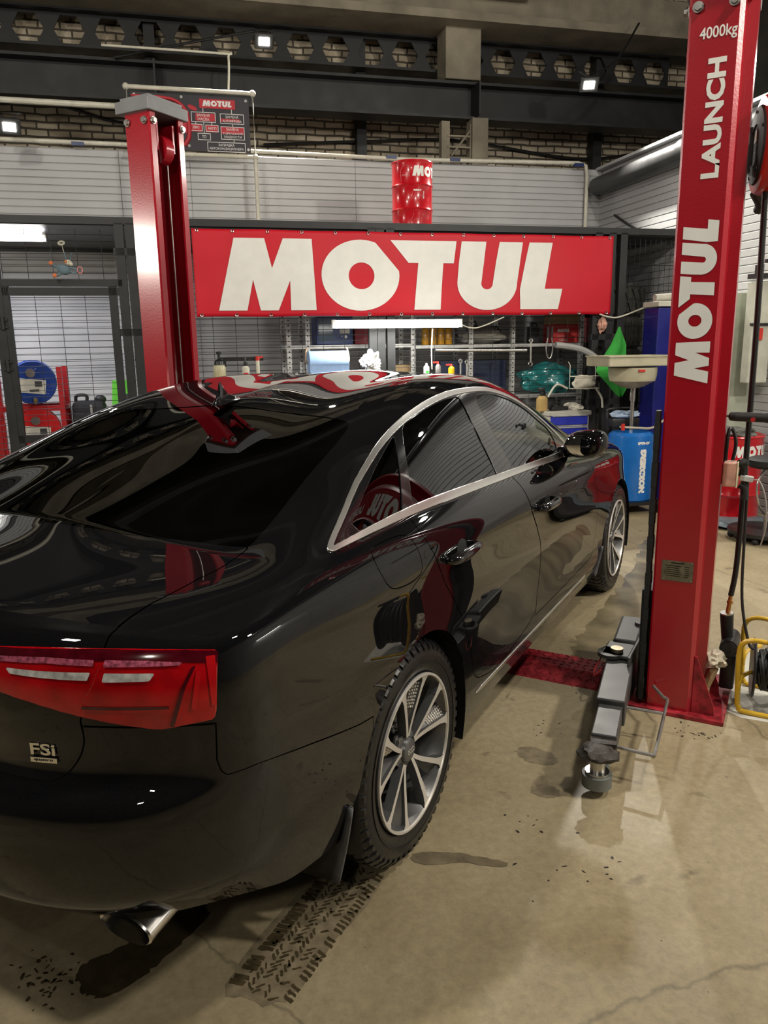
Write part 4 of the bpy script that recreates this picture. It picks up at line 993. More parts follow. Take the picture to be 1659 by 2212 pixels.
# air impact gun hanging on its hose
t = thing('impact_gun', (1.70, 1.60, .19), 'black air impact gun resting upright behind the right column foot', 'tool')
mb = MB(); mb.cyl((0, -.075, .06), (0, .09, .06), .038, n=20); mb.cyl((0, -.085, .06), (0, -.072, .06), .032, n=10); mb.cyl((0, .09, .06), (0, .14, .06), .02, n=12); mb.box((0, 0, -.06), (.06, .10, .16), bevel=.01); mb.obj('motor_body', black_plastic, t)
mb = MB(); mb.cyl((-.012, -.01, .08), (-.022, -.02, .20), .024, .028, n=18); mb.obj('handle', black_rubber, t)
mb = MB(); mb.cyl((-.022, -.02, .20), (-.0225, -.0205, .206), .0265, n=18); mb.obj('handle_cap', steel, t)
mb = MB(); mb.cyl((-.018, -.02, .205), (-.012, -.02, .285), .010, .008, n=12); mb.cyl((-.014, -.02, .25), (-.013, -.02, .262), .0125, n=12); mb.obj('coupler', mat('brass_coupler', (.45, .22, .08), .3, .9, var=.2), t)
cable('air_hose', [(1.688, 1.58, .475), (1.70, 1.58, .62), (1.702, 1.56, 1.0), (1.70, 1.52, 1.6), (1.69, 1.5, 2.12)], .0115, 'thick black air hose dropping from the wall reel to the impact gun', room=False, cat='hose')
cable('electric_lead', [(1.716, 1.55, 1.0), (1.722, 1.53, .8), (1.735, 1.50, .5), (1.775, 1.47, .32), (1.80, 1.46, .29)], .006, 'thin black power cord running down to the yellow cable reel', room=False)
cable('hose_loop', [(1.630, 1.47, 1.06), (1.632, 1.48, 1.19), (1.645, 1.5, 1.205), (1.662, 1.5, 1.15), (1.655, 1.49, 1.07)], .0075, 'black cable loop bulging out above the pink switch box', room=False)
# switch box with plugs
t = thing('switch_box', (1.648, 1.45, 1.03), 'worn pinkish plastic switch box on the side of the right column', 'switch box')
mb = MB(); mb.box((.005, 0, 0), (.052, .075, .10), bevel=.006); mb.obj('box', mat('worn_pink_plastic', (.55, .32, .24), .5, var=.25, scale=30), t, False)
mb = MB(); mb.box((.033, 0, .0), (.005, .078, .104), bevel=.002); mb.obj('lid', mat('yellowed_plastic', (.62, .57, .38), .5), t, False)
mb = MB(); mb.box((-.034, 0, 0), (.03, .05, .08)); mb.obj('bracket', lift_red, t, False)
t = thing('power_plug', (1.69, 1.46, 1.0), 'black plugs and a grey socket strip stuck into the side of the switch box', 'plug')
mb = MB(); mb.ball((.006, .0, .072), .024, (1, 1, .85)); mb.cyl((.008, 0, .05), (.006, 0, .02), .012, n=12); mb.tube(spline([(.0, 0, -.015), (.02, 0, -.03), (.024, 0, -.075)], 6), .015, 12); mb.obj('plug_body', black_rubber, t)
mb = MB(); mb.box((.025, 0, .012), (.05, .03, .022), Matrix.Rotation(.12, 3, 'Y'), .003); mb.obj('socket', mat('grey_plastic', (.5, .5, .48), .4), t, False)
cable('thin_wire', [(1.74, 1.46, 1.008), (1.765, 1.46, 1.0), (1.79, 1.47, .93), (1.80, 1.49, .82), (1.785, 1.52, .72)], .003, 'thin pale wire looping from the plug beside the column', mat('pale_wire', (.35, .33, .3), .5), room=False)
# magnetic work lamp bar
t = thing('work_lamp', (1.60, 1.45, 1.262), 'black stick work lamp held sideways on the right column by a magnet', 'lamp')
mb = MB(); mb.cyl((-.02, 0, 0), (-.012, 0, 0), .026, n=20); mb.cyl((-.012, 0, 0), (.02, 0, 0), .010, .014, n=14); mb.cyl((.02, 0, 0), (.034, 0, 0), .004, n=8); mb.obj('magnet_foot', black_plastic, t)
mb = MB(); mb.lathe([(.008, .03), (.017, .036), (.019, .06), (.0185, .16), (.021, .17), (.021, .40), (.016, .41)], (0, 0, 0), (1, .02, -.02), 20); mb.obj('lamp_body', black_rubber, t)
mb = MB(); mb.cyl((.120, -.0195, -.010), (.120, -.023, -.010), .009, n=16); mb.obj('switch', mat('red_button', (.4, .02, .02), .4), t)
# retractable hose reel high on the right column
t = thing('hose_reel', (1.70, 1.54, 2.28), 'round red and black retractable hose reel high on the side of the right column', 'hose reel')
ax = Vector((-.97, -.25, 0)).normalized()
mb = MB(); mb.lathe([(.10, -.07), (.165, -.065), (.178, -.04), (.178, .03), (.168, .05), (.13, .055)], (0, 0, 0), ax, 40); mb.obj('casing', mat('red_plastic_casing', (.42, .02, .012), .3, coat=.4), t)
mb = MB(); mb.lathe([(.142, .05), (.136, .062), (.075, .066), (.07, .060), (0, .060)], (0, 0, 0), ax, 40); fp = mb.obj('face_disc', mat('charcoal_plastic', (.014, .014, .014), .75), t)
e1 = Vector((0, 0, 1)); e2 = e1.cross(ax)
mb = MB(); mb.prism([(-.030, .012), (.03, .012), (.012, .055), (-.012, .055)], ax*.0605, e2, e1, .0012); mb.obj('label_badge', mat('pale_label', (.5, .52, .42), .5), t, False)
mb = MB()
for k in range(4): mb.box(ax*.061+e1*(-.01-.014*k), (.001, .036-.006*k, .004), Matrix((ax, e2, e1)).transposed())
mb.obj('printed_lines', mat('green_print', (.05, .16, .05), .5), t, False)
mb = MB()
for k in range(5): a = 2*PI*k/5+.4; p = ax*.058+e2*.122*math.cos(a)+e1*.122*math.sin(a); mb.cyl(p, p+ax*.008, .006, n=6)
mb.obj('screw', gap_black, t)
mb = MB(); mb.tube(spline([ax*.03+e2*-.1+e1*-.15, e2*-.13+e1*-.19, e2*-.16+e1*-.21], 5), .02, 10); mb.obj('hose_outlet', black_plastic, t); mb = MB(); mb.box((-.03, .06, 0), (.12, .05, .16)); mb.obj('wall_bracket', black_plastic, t)

# yellow cable reel on a sheet of card
t = thing('cable_reel', (1.75, 1.44, 0), 'black cable wound on a reel with a yellow tubular stand, right edge of the floor', 'cable reel')
def ystand(y0, nm):
    mb = MB(); mb.tube(spline([(.36, y0, .012), (.05, y0, .012), (.012, y0, .03), (.004, y0, .07), (-.004, y0, .25), (.004, y0, .31), (.04, y0, .335), (.10, y0, .335)], 6), .0105, 10); mb.tube(spline([(.004, y0, .10), (.006, y0, .14), (.02, y0+.03, .165), (.07, y0+.10, .17)], 6), .0095, 8); mb.obj(nm, yellow, t)
ystand(0, 'stand'); ystand(.30, 'stand')
mb = MB(); mb.cyl((.10, 0, .335), (.30, 0, .335), .014, n=14); mb.obj('grip', black_rubber, t)
for x in (.05, .30): mb = MB(); mb.lathe([(.0, -.006), (.125, -.006), (.13, 0), (.125, .006), (0, .006)], (x, .12, .17), (1, .10, 0), 36); mb.obj('flange', black_plastic, t)
mb = MB()
coil = []
for k in range(260): a = k*.55; coil.append((.075+.205*abs(((k/26) % 2)-1), .12+(.078+.010*((k//26) % 2))*math.cos(a), .17+(.078+.010*((k//26) % 2))*math.sin(a)))
mb.tube(coil, .0075, 6); mb.cyl((.05, .12, .17), (.3, .12, .17), .07, n=20); mb.obj('wound_cable', cable_m, t)
def sheet(name, poly, z, m, label, cat, thick=.0015, kind=None, group=None):
    mb = MB(); a = [mb.bm.verts.new((x, y, z+thick)) for x, y in poly]; b = [mb.bm.verts.new((x, y, z)) for x, y in poly]
    f = mb.face(a); mb.bridge(b, a); f.normal_update(); bmesh.ops.triangulate(mb.bm, faces=[f])
    return tag(mb.obj(name, m, None, False), label, cat, group, kind)
card = mat('pale_card', (.50, .49, .43), .75, var=.12, scale=6)
sheet('card_sheet', [(1.60, 1.83), (1.675, 1.455), (1.73, 1.43), (1.775, 1.40), (2.2, 1.42), (2.25, 2.1), (1.75, 2.2)], 0, card, 'large pale card sheet on the floor under the yellow cable reel', 'card sheet')

# ------------------------------------------------------------------ wet marks and a painted shadow streak on the floor
def wet_mat(name, col, rough):
    return mat(name, col, rough, var=.3, scale=20, bump=.15, bscale=40)
wet = wet_mat('wet_dark_concrete', (.055, .042, .022), .16); damp = wet_mat('damp_concrete', (.135, .11, .068), .3)  # damp is the shadow tint for the streak beside the rear wheel
def ragged(pts, amp, n=5, seed=1):
    rnd = random.Random(seed); P_ = spline([(x, y, 0) for x, y in pts], n, True)
    return [(p.x+rnd.uniform(-amp, amp), p.y+rnd.uniform(-amp, amp)) for p in P_]
sheet('puddle', ragged([(.47, -.50), (.53, -.52), (.535, -.62), (.53, -.72), (.52, -.79), (.485, -.855), (.44, -.87), (.385, -.85), (.36, -.80), (.40, -.72), (.42, -.62)], .006, 6, 3), .0006, wet, 'dark elongated puddle on the floor under the exhaust tip', 'puddle', .0008)
rnd = random.Random(5)
mb = MB()
def blotch(mb, x, y, rx, ry, a, n=9):
    v = []
    for i in range(n):
        t_ = 2*PI*i/n; k = rnd.uniform(.6, 1.15); px, py = rx*k*math.cos(t_), ry*k*math.sin(t_)
        v.append(mb.bm.verts.new((x+px*math.cos(a)-py*math.sin(a), y+px*math.sin(a)+py*math.cos(a), .0009)))
    mb.face(v)
def bar(mb, x, y, L_, w, a):
    c, s_ = math.cos(a), math.sin(a); v = []
    for dx, dy in ((-L_/2, -w/2), (-L_/6, -w*.6), (L_/6, -w*.45), (L_/2, -w/2), (L_/2, w/2), (L_/5, w*.6), (-L_/6, w*.5), (-L_/2, w/2)):
        dx += rnd.uniform(-.003, .003); dy += rnd.uniform(-.002, .002); v.append(mb.bm.verts.new((x+dx*c-dy*s_, y+dx*s_+dy*c, .0009)))
    mb.face(v)
for i in range(30):
    y = -.16-.0175*i; d_ = .012*(i/30)
    if rnd.random() < .95: bar(mb, .742+d_, y, .040, .015, .25)
    if rnd.random() < .75: bar(mb, .776+d_, y+.005, .022, .006, -.9)
    if rnd.random() < .80: bar(mb, .800+d_, y, .026, .0065, .9)
    if rnd.random() < .65: bar(mb, .826+d_, y+.004, .022, .006, -.9)
    if rnd.random() < .60: bar(mb, .852+d_, y, .024, .0065, .8)
    if rnd.random() < .70: bar(mb, .884+d_, y, .030, .009, -.25)
for i in range(40): blotch(mb, rnd.uniform(.73, .90), rnd.uniform(-.68, -.15), rnd.uniform(.004, .010), rnd.uniform(.003, .007), rnd.uniform(0, 3))
tag(mb.obj('wet_tyre_track', wet, None, False), 'wet tyre tread print on the floor behind the rear right wheel', 'tyre track', None, 'stuff')
sheet('damp_track', ragged([(.725, -.22), (.90, -.15), (.905, -.45), (.89, -.66), (.80, -.70), (.728, -.66)], .008, 6, 8), .0002, mat('faintly_damp_concrete', (.185, .15, .095), .4, var=.3, scale=30), 'faint damp strip under the wet tread print', 'damp patch', .0003)
mb = MB()
for i in range(46): blotch(mb, rnd.gauss(.30, .045), rnd.gauss(-.875, .035), rnd.uniform(.003, .012), rnd.uniform(.002, .006), rnd.uniform(0, 3))
tag(mb.obj('wet_spatter', wet, None, False), 'scattered wet specks on the floor left of the puddle', 'wet specks', None, 'stuff')
sheet('damp_patch', ragged([(.93, -.02), (1.02, .035), (1.12, .06), (1.20, .075), (1.195, .045), (1.08, .01), (.97, -.055)], .004, 5, 4), .0006, damp, 'narrow damp streak on the floor right of the rear wheel', 'damp patch', .0006)  # cast shadow at the rear wheel, drawn as a darker sheet
def ringpatch(c, rx, ry, a, seed, label, m=damp):
    pts = [(c[0]+rx*math.cos(t_)*math.cos(a)-ry*math.sin(t_)*math.sin(a), c[1]+rx*math.cos(t_)*math.sin(a)+ry*math.sin(t_)*math.cos(a)) for t_ in [2*PI*k/9 for k in range(9)]]
    sheet('damp_patch', ragged(pts, .006, 5, seed), .0004, m, label, 'damp patch', .0005)
ringpatch((1.10, .72), .085, .055, -.2, 11, 'oval damp patch on the floor left of the lift arm pad', MATS['faintly_damp_concrete'])
ringpatch((1.20, .50), .055, .04, .1, 12, 'small round damp patch on the floor in front of the lift arm pad', MATS['faintly_damp_concrete'])
sheet('water_film', ragged([(.97, 1.78), (.95, 2.6), (.96, 3.4), (.9, 4.3), (1.3, 4.5), (1.35, 3.0), (1.38, 2.3), (1.30, 1.80)], .022, 14, 9), .0003, mat('wet_floor_film', (.19, .158, .096), .22, var=.4, scale=5, bump=.1, bscale=8), 'shiny wet floor between the car and the right column beyond the floor bridge', 'water film', .0004)
mb = MB()
for (x, y, n_) in ((1.62, 1.19, 22), (1.05, 1.42, 16), (1.2, .3, 8), (1.5, .2, 8), (1.3, .1, 7), (1.1, .95, 8)):
    for i in range(n_): blotch(mb, rnd.gauss(x, .07), rnd.gauss(y, .05), rnd.uniform(.003, .011), rnd.uniform(.002, .005), rnd.uniform(0, 3), 7)
tag(mb.obj('dirt_flakes', mat('black_dirt', (.02, .016, .012), .6), None, False), 'dark dirt flakes scattered over the bare floor right of the car', 'dirt flakes', None, 'stuff')

# ================================================================== wire cage along the back wall
cage_black = mat('black_cage_paint', (.016, .017, .018), .5, var=.2)
wire_m = mat('black_wire', (.02, .021, .022), .45, .3, var=.1)
CV = 7.2
t = thing('wire_cage', W(0, CV, 0), 'black steel wire-mesh cage with shelves inside, along the back wall', 'cage', WY)
def post(u, z0, z1, w=.075, y=0): mb = MB(); mb.box((u, y, (z0+z1)/2), (w, .06, z1-z0)); mb.obj('post', cage_black, t, False)
for u in (-.545, -.455, 1.655, 1.735, 1.83, 3.95, 4.10, 4.225): post(u, 0, 2.60)
for u in (-1.55, -3.6): post(u, 0, 2.60)
def rail(u0, u1, z, h=.06, y=0): mb = MB(); mb.box(((u0+u1)/2, y, z), (u1-u0, .06, h)); mb.obj('rail', cage_black, t, False)
rail(-6.4, 4.94, 2.615); rail(-6.4, -.55, 2.11, .055); rail(-.6, -.42, 2.365); rail(-.6, -.42, 1.695); rail(3.9, 4.26, 1.60); rail(3.9, 4.26, .95)
rail(-6.4, 4.94, 2.57, .03, 1.75)
mb = MB(); mb.box((-.7, .9, 2.585), (11.3, 1.78, .012)); mb.obj('roof_sheet', mat('black_roof_film', (.03, .03, .03), .35, var=.4, scale=6, bump=.4, bscale=10), t, False)
def mesh_panel(u0, u1, z0, z1, du, dz, par, y=.02, bends=()):
    mb = MB()
    n = int((u1-u0)/du)
    for i in range(n+1):
        u = u0+i*du; pts = [(u, y, z0)]
        for b in bends: pts += [(u, y, b-.05), (u, y-.025, b), (u, y, b+.05)]
        mb.tube(pts+[(u, y, z1)], .0022, 4)
    n = int((z1-z0)/dz)
    for i in range(n+1): z = z0+i*dz; mb.tube([(u0, y, z), (u1, y, z)], .0022, 4)
    return mb.obj('mesh_panel', wire_m, par, False)
mesh_panel(-.41, 1.62, .3, 2.55, .2, .052, t); mesh_panel(1.87, 3.91, .3, 2.55, .2, .052, t); mesh_panel(4.26, 4.92, .3, 2.55, .058, .2, t, bends=(2.45, 1.6)); mesh_panel(-1.5, -.6, 2.14, 2.55, .2, .052, t)
mesh_panel(-6.3, -1.6, .3, 2.55, .2, .052, t)
# gate leaf with frame and hinges
g = bpy.data.objects.new('gate', None); link(g, t); g.location = (0, 0, 0)
mb = MB()
for a, b in (((-1.495, 0, .1), (-1.495, 0, 2.06)), ((-.635, 0, .1), (-.635, 0, 2.06)), ((-1.53, 0, 2.04), (-.60, 0, 2.04)), ((-1.53, 0, .1), (-.6, 0, .1)), ((-1.53, 0, .8), (-.6, 0, .8))):
    c = (Vector(a)+Vector(b))/2; s_ = [abs(x-y)+.065 if abs(x-y) > .1 else .065 for x, y in zip(a, b)]; s_[1] = .05; mb.box(c, s_)
mb.obj('gate_frame', cage_black, g, False)
mesh_panel(-1.47, -.66, .12, 2.02, .2, .052, g)
for z in (1.78, 1.43, .6): mb = MB(); mb.cyl((-1.53, -.04, z-.05), (-1.53, -.04, z+.05), .016, n=12); mb.box((-1.53, -.03, z+.03), (.07, .02, .018)); mb.box((-1.53, -.03, z-.03), (.07, .02, .018)); mb.obj('hinge', cage_black, g)

# big banner hung on the cage
banner_red = mat('red_vinyl_banner', (.52, .001, .014), .55, var=.04, scale=2)
t = thing('banner', W(2.07, 7.13, 2.19), 'long red banner with white lettering hung across the front of the cage', 'banner', WY)
BW, BH = 4.03, .738
def wav(x, z): return .004*math.sin(x*7.1+z*3)+.003*math.sin(x*2.3-z*9)
mb = MB(); mb.grid(lambda u, v_: Vector(((u-.5)*BW, wav((u-.5)*BW, (v_-.5)*BH), (v_-.5)*BH+.004*math.sin(u*30)*(.5-v_))), 160, 24); o = mb.obj('sheet', banner_red, t); md = o.modifiers.new('thickness', 'SOLIDIFY'); md.thickness = .002
def bcurve(x, y, d):
    X, Z = x-1.82, y-.317; return Vector((X, wav(X, Z)-.0045-d, Z))
mb = MB(); motul(mb, (0, 0, 0), (1, 0, 0), (0, 0, 1), .616, 3.296, curve=bcurve); mb.obj('lettering', white_vinyl, t)
for z in (.355, -.355):
    for k in range(14): mb = MB(); x = -1.97+k*.303; mb.tube([(x+.012*math.cos(a), wav(x, z)-.006, z+.012*math.sin(a)) for a in [2*PI*i/12 for i in range(12)]], .004, 5, True); mb.obj('grommet', steel, t)

# shelving inside the cage
galv = mat('galvanised_steel', (.46, .46, .45), .45, .6, var=.2, scale=20)
def rack(name, u0, u1, v0, v1, zs, ups, label):
    t = thing(name, W(0, 0, 0), label, 'shelving', WY)
    for u in ups:
        for v_ in (v0, v1):
            mb = MB(); mb.box((u, v_, 1.0), (.045, .006, 2.0)); mb.box((u-.02, v_+.02, 1.0), (.006, .04, 2.0)); p = mb.obj('upright', galv, t, False)
            mb = MB()
            for k in range(38): mb.box((u, v_-.004, .1+k*.05), (.012, .003, .012))
            mb.obj('slot_row', gap_black, p, False)
    for z in zs: mb = MB(); mb.box(((u0+u1)/2, (v0+v1)/2, z), (u1-u0, v1-v0, .035)); mb.obj('shelf', galv, t, False)
    return t
rack('shelf_rack', .88, 2.16, 7.62, 8.1, (.3, .9, 1.545), (.915, 1.10, 2.17), 'galvanised slotted shelving inside the cage behind the paper roll')
rack('shelf_rack', 2.2, 4.06, 7.62, 8.1, (.3, 1.0, 1.53), (2.79, 3.255, 4.04), 'galvanised slotted shelving inside the cage left of the green cloth')
def boxthing(name, u, v, z, sx, sy, sz, m, label, cat, group=None, extra=None, rot=0):
    t = thing(name, W(u, v, z), label, cat, WY+rot, group); mb = MB(); mb.box((0, 0, sz/2), (sx, sy, sz), bevel=min(.008, sz*.05)); mb.obj('body', m, t, False)
    if extra: extra(t)
    return t
def pane(t, nm, x, z, w, h, y, m): mb = MB(); mb.box((x, y, z), (w, .004, h)); return mb.obj(nm, m, t, False)
blue_case = mat('navy_plastic_case', (.012, .03, .12), .4)
def casex(t):
    pane(t, 'clear_lid', -.09, .15, .14, .22, -.152, mat('smoky_clear_plastic', (.06, .09, .13), .15)); pane(t, 'label', .10, .13, .10, .045, -.152, card)
    mb = MB(); mb.cyl((.11, -.15, .075), (.11, -.158, .075), .015, n=14); mb.cyl((.07, -.15, .08), (.07, -.156, .08), .006, n=8); mb.obj('latch', galv, t)
boxthing('tool_case', 1.375, 7.8, 1.5635, .37, .30, .27, blue_case, 'navy blue tool case with a clear lid on the shelf above the paper roll', 'case', extra=casex)
boxthing('red_carton', 1.70, 7.85, 1.5635, .22, .25, .20, mat('dark_red_card', (.22, .02, .03), .6), 'dark red box on the shelf behind the strip light', 'box')
amber = mat('amber_plastic_bottle', (.55, .27, .015), .3, coat=.3)
for k in range(4):
    t = thing('amber_bottle', W(2.345+k*.085, 7.78, 1.5485), ('leftmost of four amber bottles on the shelf behind the strip light', 'second from left of four amber bottles on the shelf behind the strip light', 'third from left of four amber bottles on the shelf behind the strip light', 'rightmost of four amber bottles on the shelf, beside the cloth bundle')[k], 'bottle', WY, 'amber bottles behind the strip light')
    mb = MB(); mb.lathe([(.036, 0), (.038, .01), (.038, .15), (.03, .175), (.014, .19)], n=20); mb.obj('body', amber, t)
    mb = MB(); mb.cyl((0, 0, .188), (0, 0, .215), .015, n=14); mb.obj('cap', black_plastic, t)
mb = MB(); mb.blob((0, 0, .075), (.25, .13, .08), 2, .35, 1.6); o = tag(mb.obj('canvas_bag', mat('pale_grey_canvas', (.36, .35, .31), .8, var=.15, bump=.4, bscale=12)), 'pale grey cloth bundle lying on the shelf right of the amber bottles', 'bag'); o.location = W(2.97, 7.8, 1.555); o.rotation_euler.z = WY
def jug(u, v, z, h, r, m, label, cat='jug', cap=black_plastic):
    t = thing('jug', W(u, v, z), label, cat, WY)
    mb = MB(); mb.box((0, 0, h*.4), (r*2, r*1.4, h*.8), bevel=r*.25); mb.cyl((-r*.3, 0, h*.8), (-r*.3, 0, h*.93), r*.28, n=14); mb.tube(spline([(r*.7, 0, h*.7), (r*.6, 0, h*.95), (-.1*r, 0, h*.92)], 5), r*.14, 8); mb.obj('body', m, t)
    mb = MB(); mb.cyl((-r*.3, 0, h*.92), (-r*.3, 0, h), r*.34, n=14); mb.obj('cap', cap, t); return t
dgrey = mat('dark_grey_plastic', (.045, .047, .05), .45)
jug(3.19, 8.0, 1.5475, .19, .07, dgrey, 'grey funnel-topped canister on the shelf right of the cloth bundle'); jug(3.58, 7.85, 1.5475, .22, .06, dgrey, 'dark grey canister on the shelf left of the red carton')
jug(2.95, 8.02, 1.5475, .25, .06, mat('navy_jug', (.02, .03, .07), .4), 'dark blue canister at the back of the shelf above the hanging steel tube')
def motex(t):
    mb = MB(); motul(mb, Vector((-.12, -.1265, .11)), (1, 0, 0), (0, 0, 1), .035, .14); mb.obj('lettering', white_vinyl, t, False)
    for k in range(4): pane(t, 'print_line', -.07+.01*k, .07-.016*k, .10, .004, -.1265, white_vinyl)
boxthing('red_carton', 3.90, 7.8, 1.5475, .33, .25, .19, mat('bright_red_card', (.55, .03, .03), .5), 'bright red lettered carton on the shelf under a brown box', 'box', extra=motex)
boxthing('cardboard_box', 3.90, 7.8, 1.739, .32, .24, .13, mat('brown_cardboard', (.32, .22, .11), .75), 'brown cardboard box on top of the red lettered carton', 'box')
boxthing('red_crate', 4.16, 7.9, 1.5475, .13, .3, .26, MATS['dark_red_card'], 'dark red box at the right end of the upper shelf', 'box')
boxthing('cardboard_box', 2.08, 7.85, 1.20, .24, .25, .15, MATS['brown_cardboard'], 'small brown box behind the mesh left of the green-capped bottles', 'box')
boxthing('navy_crate', 2.9, 7.95, 1.02, .75, .25, .36, mat('navy_crate_plastic', (.01, .018, .05), .5), 'dark navy crate on the lower shelf behind the wrenches', 'crate')
mb = MB(); mb.cyl((.0, 0, 0), (.0, 0, .1), .04, n=12)
t = thing('teal_bag', W(3.70, 7.72, 1.02), 'crumpled teal plastic sack on the lower shelf right of the bottles', 'bag', WY)
mb.bm.free(); mb = MB(); mb.blob((0, 0, .155), (.33, .15, .165), 6, .35, 1.7, 4); mb.obj('sack', mat('teal_plastic_film', (.02, .17, .17), .22, coat=.6, var=.3, scale=7, bump=.7, bscale=9), t)
t = thing('stored_tyre', W(4.555, 7.95, 1.82), 'chunky off-road tyre lying at the right end of the cage', 'tyre', WY)
def bigtyre(t):
    mb = MB(); mb.lathe([(.20, .02), (.29, 0), (.335, .04), (.345, .12), (.345, .20), (.335, .28), (.29, .32), (.20, .30)], n=40, caps=False)
    for k in range(22):
        for z0, da in ((.03, 0), (.17, .5)): a = 2*PI*(k+da)/22; mb.box((.345*math.cos(a), .345*math.sin(a), z0+.06), (.03, .06, .12), Matrix.Rotation(a, 3, 'Z') @ Matrix.Rotation(.4, 3, 'X'))
    return mb.obj('tread', mat('dusty_tyre', (.035, .034, .028), .75, var=.3), t, False)
bigtyre(t)
for z, lab in ((1.48, 'worn tyre under the chunky off-road tyre'), (1.14, 'third tyre down in the stack at the right end of the cage'), (.80, 'fourth tyre down in the stack at the right end of the cage'), (.46, 'fifth tyre down in the stack at the right end of the cage'), (.12, 'bottom tyre of the stack at the right end of the cage')):
    t = thing('stored_tyre', W(4.555, 7.95, z), lab, 'tyre', WY); mb = MB(); mb.lathe([(.20, .02), (.30, 0), (.335, .03), (.34, .10), (.34, .24), (.335, .31), (.30, .335), (.20, .32)], n=40, caps=False)
    for k in range(60): a = 2*PI*k/60; mb.box((.34*math.cos(a), .34*math.sin(a), .17), (.012, .014, .22), Matrix.Rotation(a, 3, 'Z'))
    mb.obj('tread', MATS['dusty_tyre'], t, False)
# strip lights
tube_on = emis('strip_light_glow', (1, .97, .88), 9)
def strip(u, v, z, L_, label, power, h=.055, rz=0):
    t = thing('strip_light', W(u, v, z), label, 'lamp', WY+rz)
    mb = MB(); mb.box((0, .02, .02), (L_, .05, .03)); mb.box((-L_/2, 0, 0), (.03, .06, h+.02)); mb.box((L_/2, 0, 0), (.03, .06, h+.02)); mb.obj('housing', mat('white_enamel', (.7, .7, .68), .4), t, False)
    mb = MB(); mb.cyl((-L_/2+.015, -.012, -.005), (L_/2-.015, -.012, -.005), h/2+.006, n=18); mb.obj('diffuser', tube_on, t)
    l = bpy.data.lights.new('strip_beam', 'AREA'); l.shape = 'RECTANGLE'; l.size = L_; l.size_y = .06; l.energy = power; l.color = (1, .98, .92) if u > 0 else (.86, .88, 1)
    o = bpy.data.objects.new('strip_beam', l); COL.objects.link(o); o.parent = t; o.location = (0, -.06, -.02); o.rotation_euler = (math.radians(20), 0, 0)
    return t
strip(1.85, 7.0, 1.745, 1.20, 'glowing strip light hung just under the banner', 22)
strip(-1.85, 7.75, 2.545, 1.25, 'glowing strip light under the cage roof at the left edge', 30)
strip(4.86, 1.0, 1.75, 1.25, 'warm strip light low on the right wall, mirrored in the rear wing', 14, rz=-PI/2)
flood(4.72, 5.2, 3.62, W(2.0, 4.0, .5), 60, 'square floodlight on the right wall, mirrored in the rear door glass', .26)
cable('lamp_flex', [RP(2.45, 7.02, 1.74), RP(2.65, 7.1, 1.70), RP(2.95, 7.14, 1.80)], .006, 'white flex from the strip light up to the banner edge', pipe_white)
cable('lamp_flex', [RP(2.22, 7.12, 1.70), RP(2.21, 7.12, 1.5), RP(2.215, 7.12, 1.32)], .006, 'white flex hanging down below the strip light', pipe_white)
cable('lamp_flex', [RP(3.95, 7.1, 1.82), RP(4.07, 7.1, 1.79), RP(4.2, 7.1, 1.80), RP(4.55, 7.1, 1.92)], .008, 'white cable sagging from the banner corner towards the blue cabinet', pipe_white)
cable('loose_cable', [RP(5.0-.08, 8.6, 3.0), RP(4.9, 8.0, 2.75), RP(4.88, 7.3, 2.66)], .014, 'black cable hanging down the right wall onto the cage rail')

# things hung on the mesh
def sprayer(u, v, z, label):
    t = thing('pump_sprayer', W(u, v, z), label, 'spray bottle', WY)
    mb = MB(); mb.lathe([(.05, 0), (.055, .01), (.055, .11), (.045, .13)], n=20); mb.obj('tank', mat('yellowish_clear_plastic', (.45, .42, .26), .35), t)
    mb = MB(); mb.lathe([(.048, .12), (.042, .16), (.03, .17), (.012, .18), (.012, .22), (.024, .225), (.024, .24), (.01, .245)], n=18); mb.box((.035, 0, .15), (.05, .018, .02)); mb.box((.055, 0, .135), (.012, .016, .05)); mb.obj('pump_head', black_plastic, t)
    return t
sprayer(.222, 7.08, 1.275, 'black-topped pump sprayer hung on the mesh, leftmost of the hung bottles')
t = thing('oil_bottle', W(.453, 7.1, 1.29), 'small clear bottle with a black nozzle hung left of the red-capped brush', 'bottle', WY)
mb = MB(); mb.lathe([(.032, 0), (.035, .01), (.035, .08), (.018, .10)], n=16); mb.obj('body', mat('clear_plastic', (.55, .54, .45), .3), t); mb = MB(); mb.cyl((0, 0, .10), (0, 0, .13), .018, n=12); mb.cyl((0, 0, .13), (0, 0, .19), .012, .004, n=10); mb.obj('nozzle', black_plastic, t); pane(t, 'label', 0, .03, .04, .02, -.036, banner_red)
t = thing('marker', W(.563, 7.1, 1.31), 'upright clear tube with a red cap at the right of the black bar', 'marker', WY)
mb = MB(); mb.cyl((0, 0, 0), (0, 0, .13), .017, n=14); mb.obj('barrel', MATS['clear_plastic'], t); mb = MB(); mb.cyl((0, 0, .125), (0, 0, .165), .019, n=14); mb.box((.025, 0, .155), (.05, .015, .015)); mb.obj('cap', mat('red_cap', (.5, .03, .02), .4), t)
t = thing('tool_bar', W(.42, 7.15, 1.45), 'flat black magnetic bar on the mesh behind the small bottles', 'tool bar', WY); mb = MB(); mb.box((0, 0, 0), (.40, .02, .035)); mb.obj('bar', black_plastic, t, False); mb = MB(); mb.cyl((.17, -.012, 0), (.17, -.016, 0), .006, n=8); mb.cyl((-.17, -.012, 0), (-.17, -.016, 0), .006, n=8); mb.obj('screw', steel, t)
t = thing('paper_roll', W(1.20, 7.08, 1.40), 'roll of light blue wiping paper hung on the cage', 'paper roll', WY)
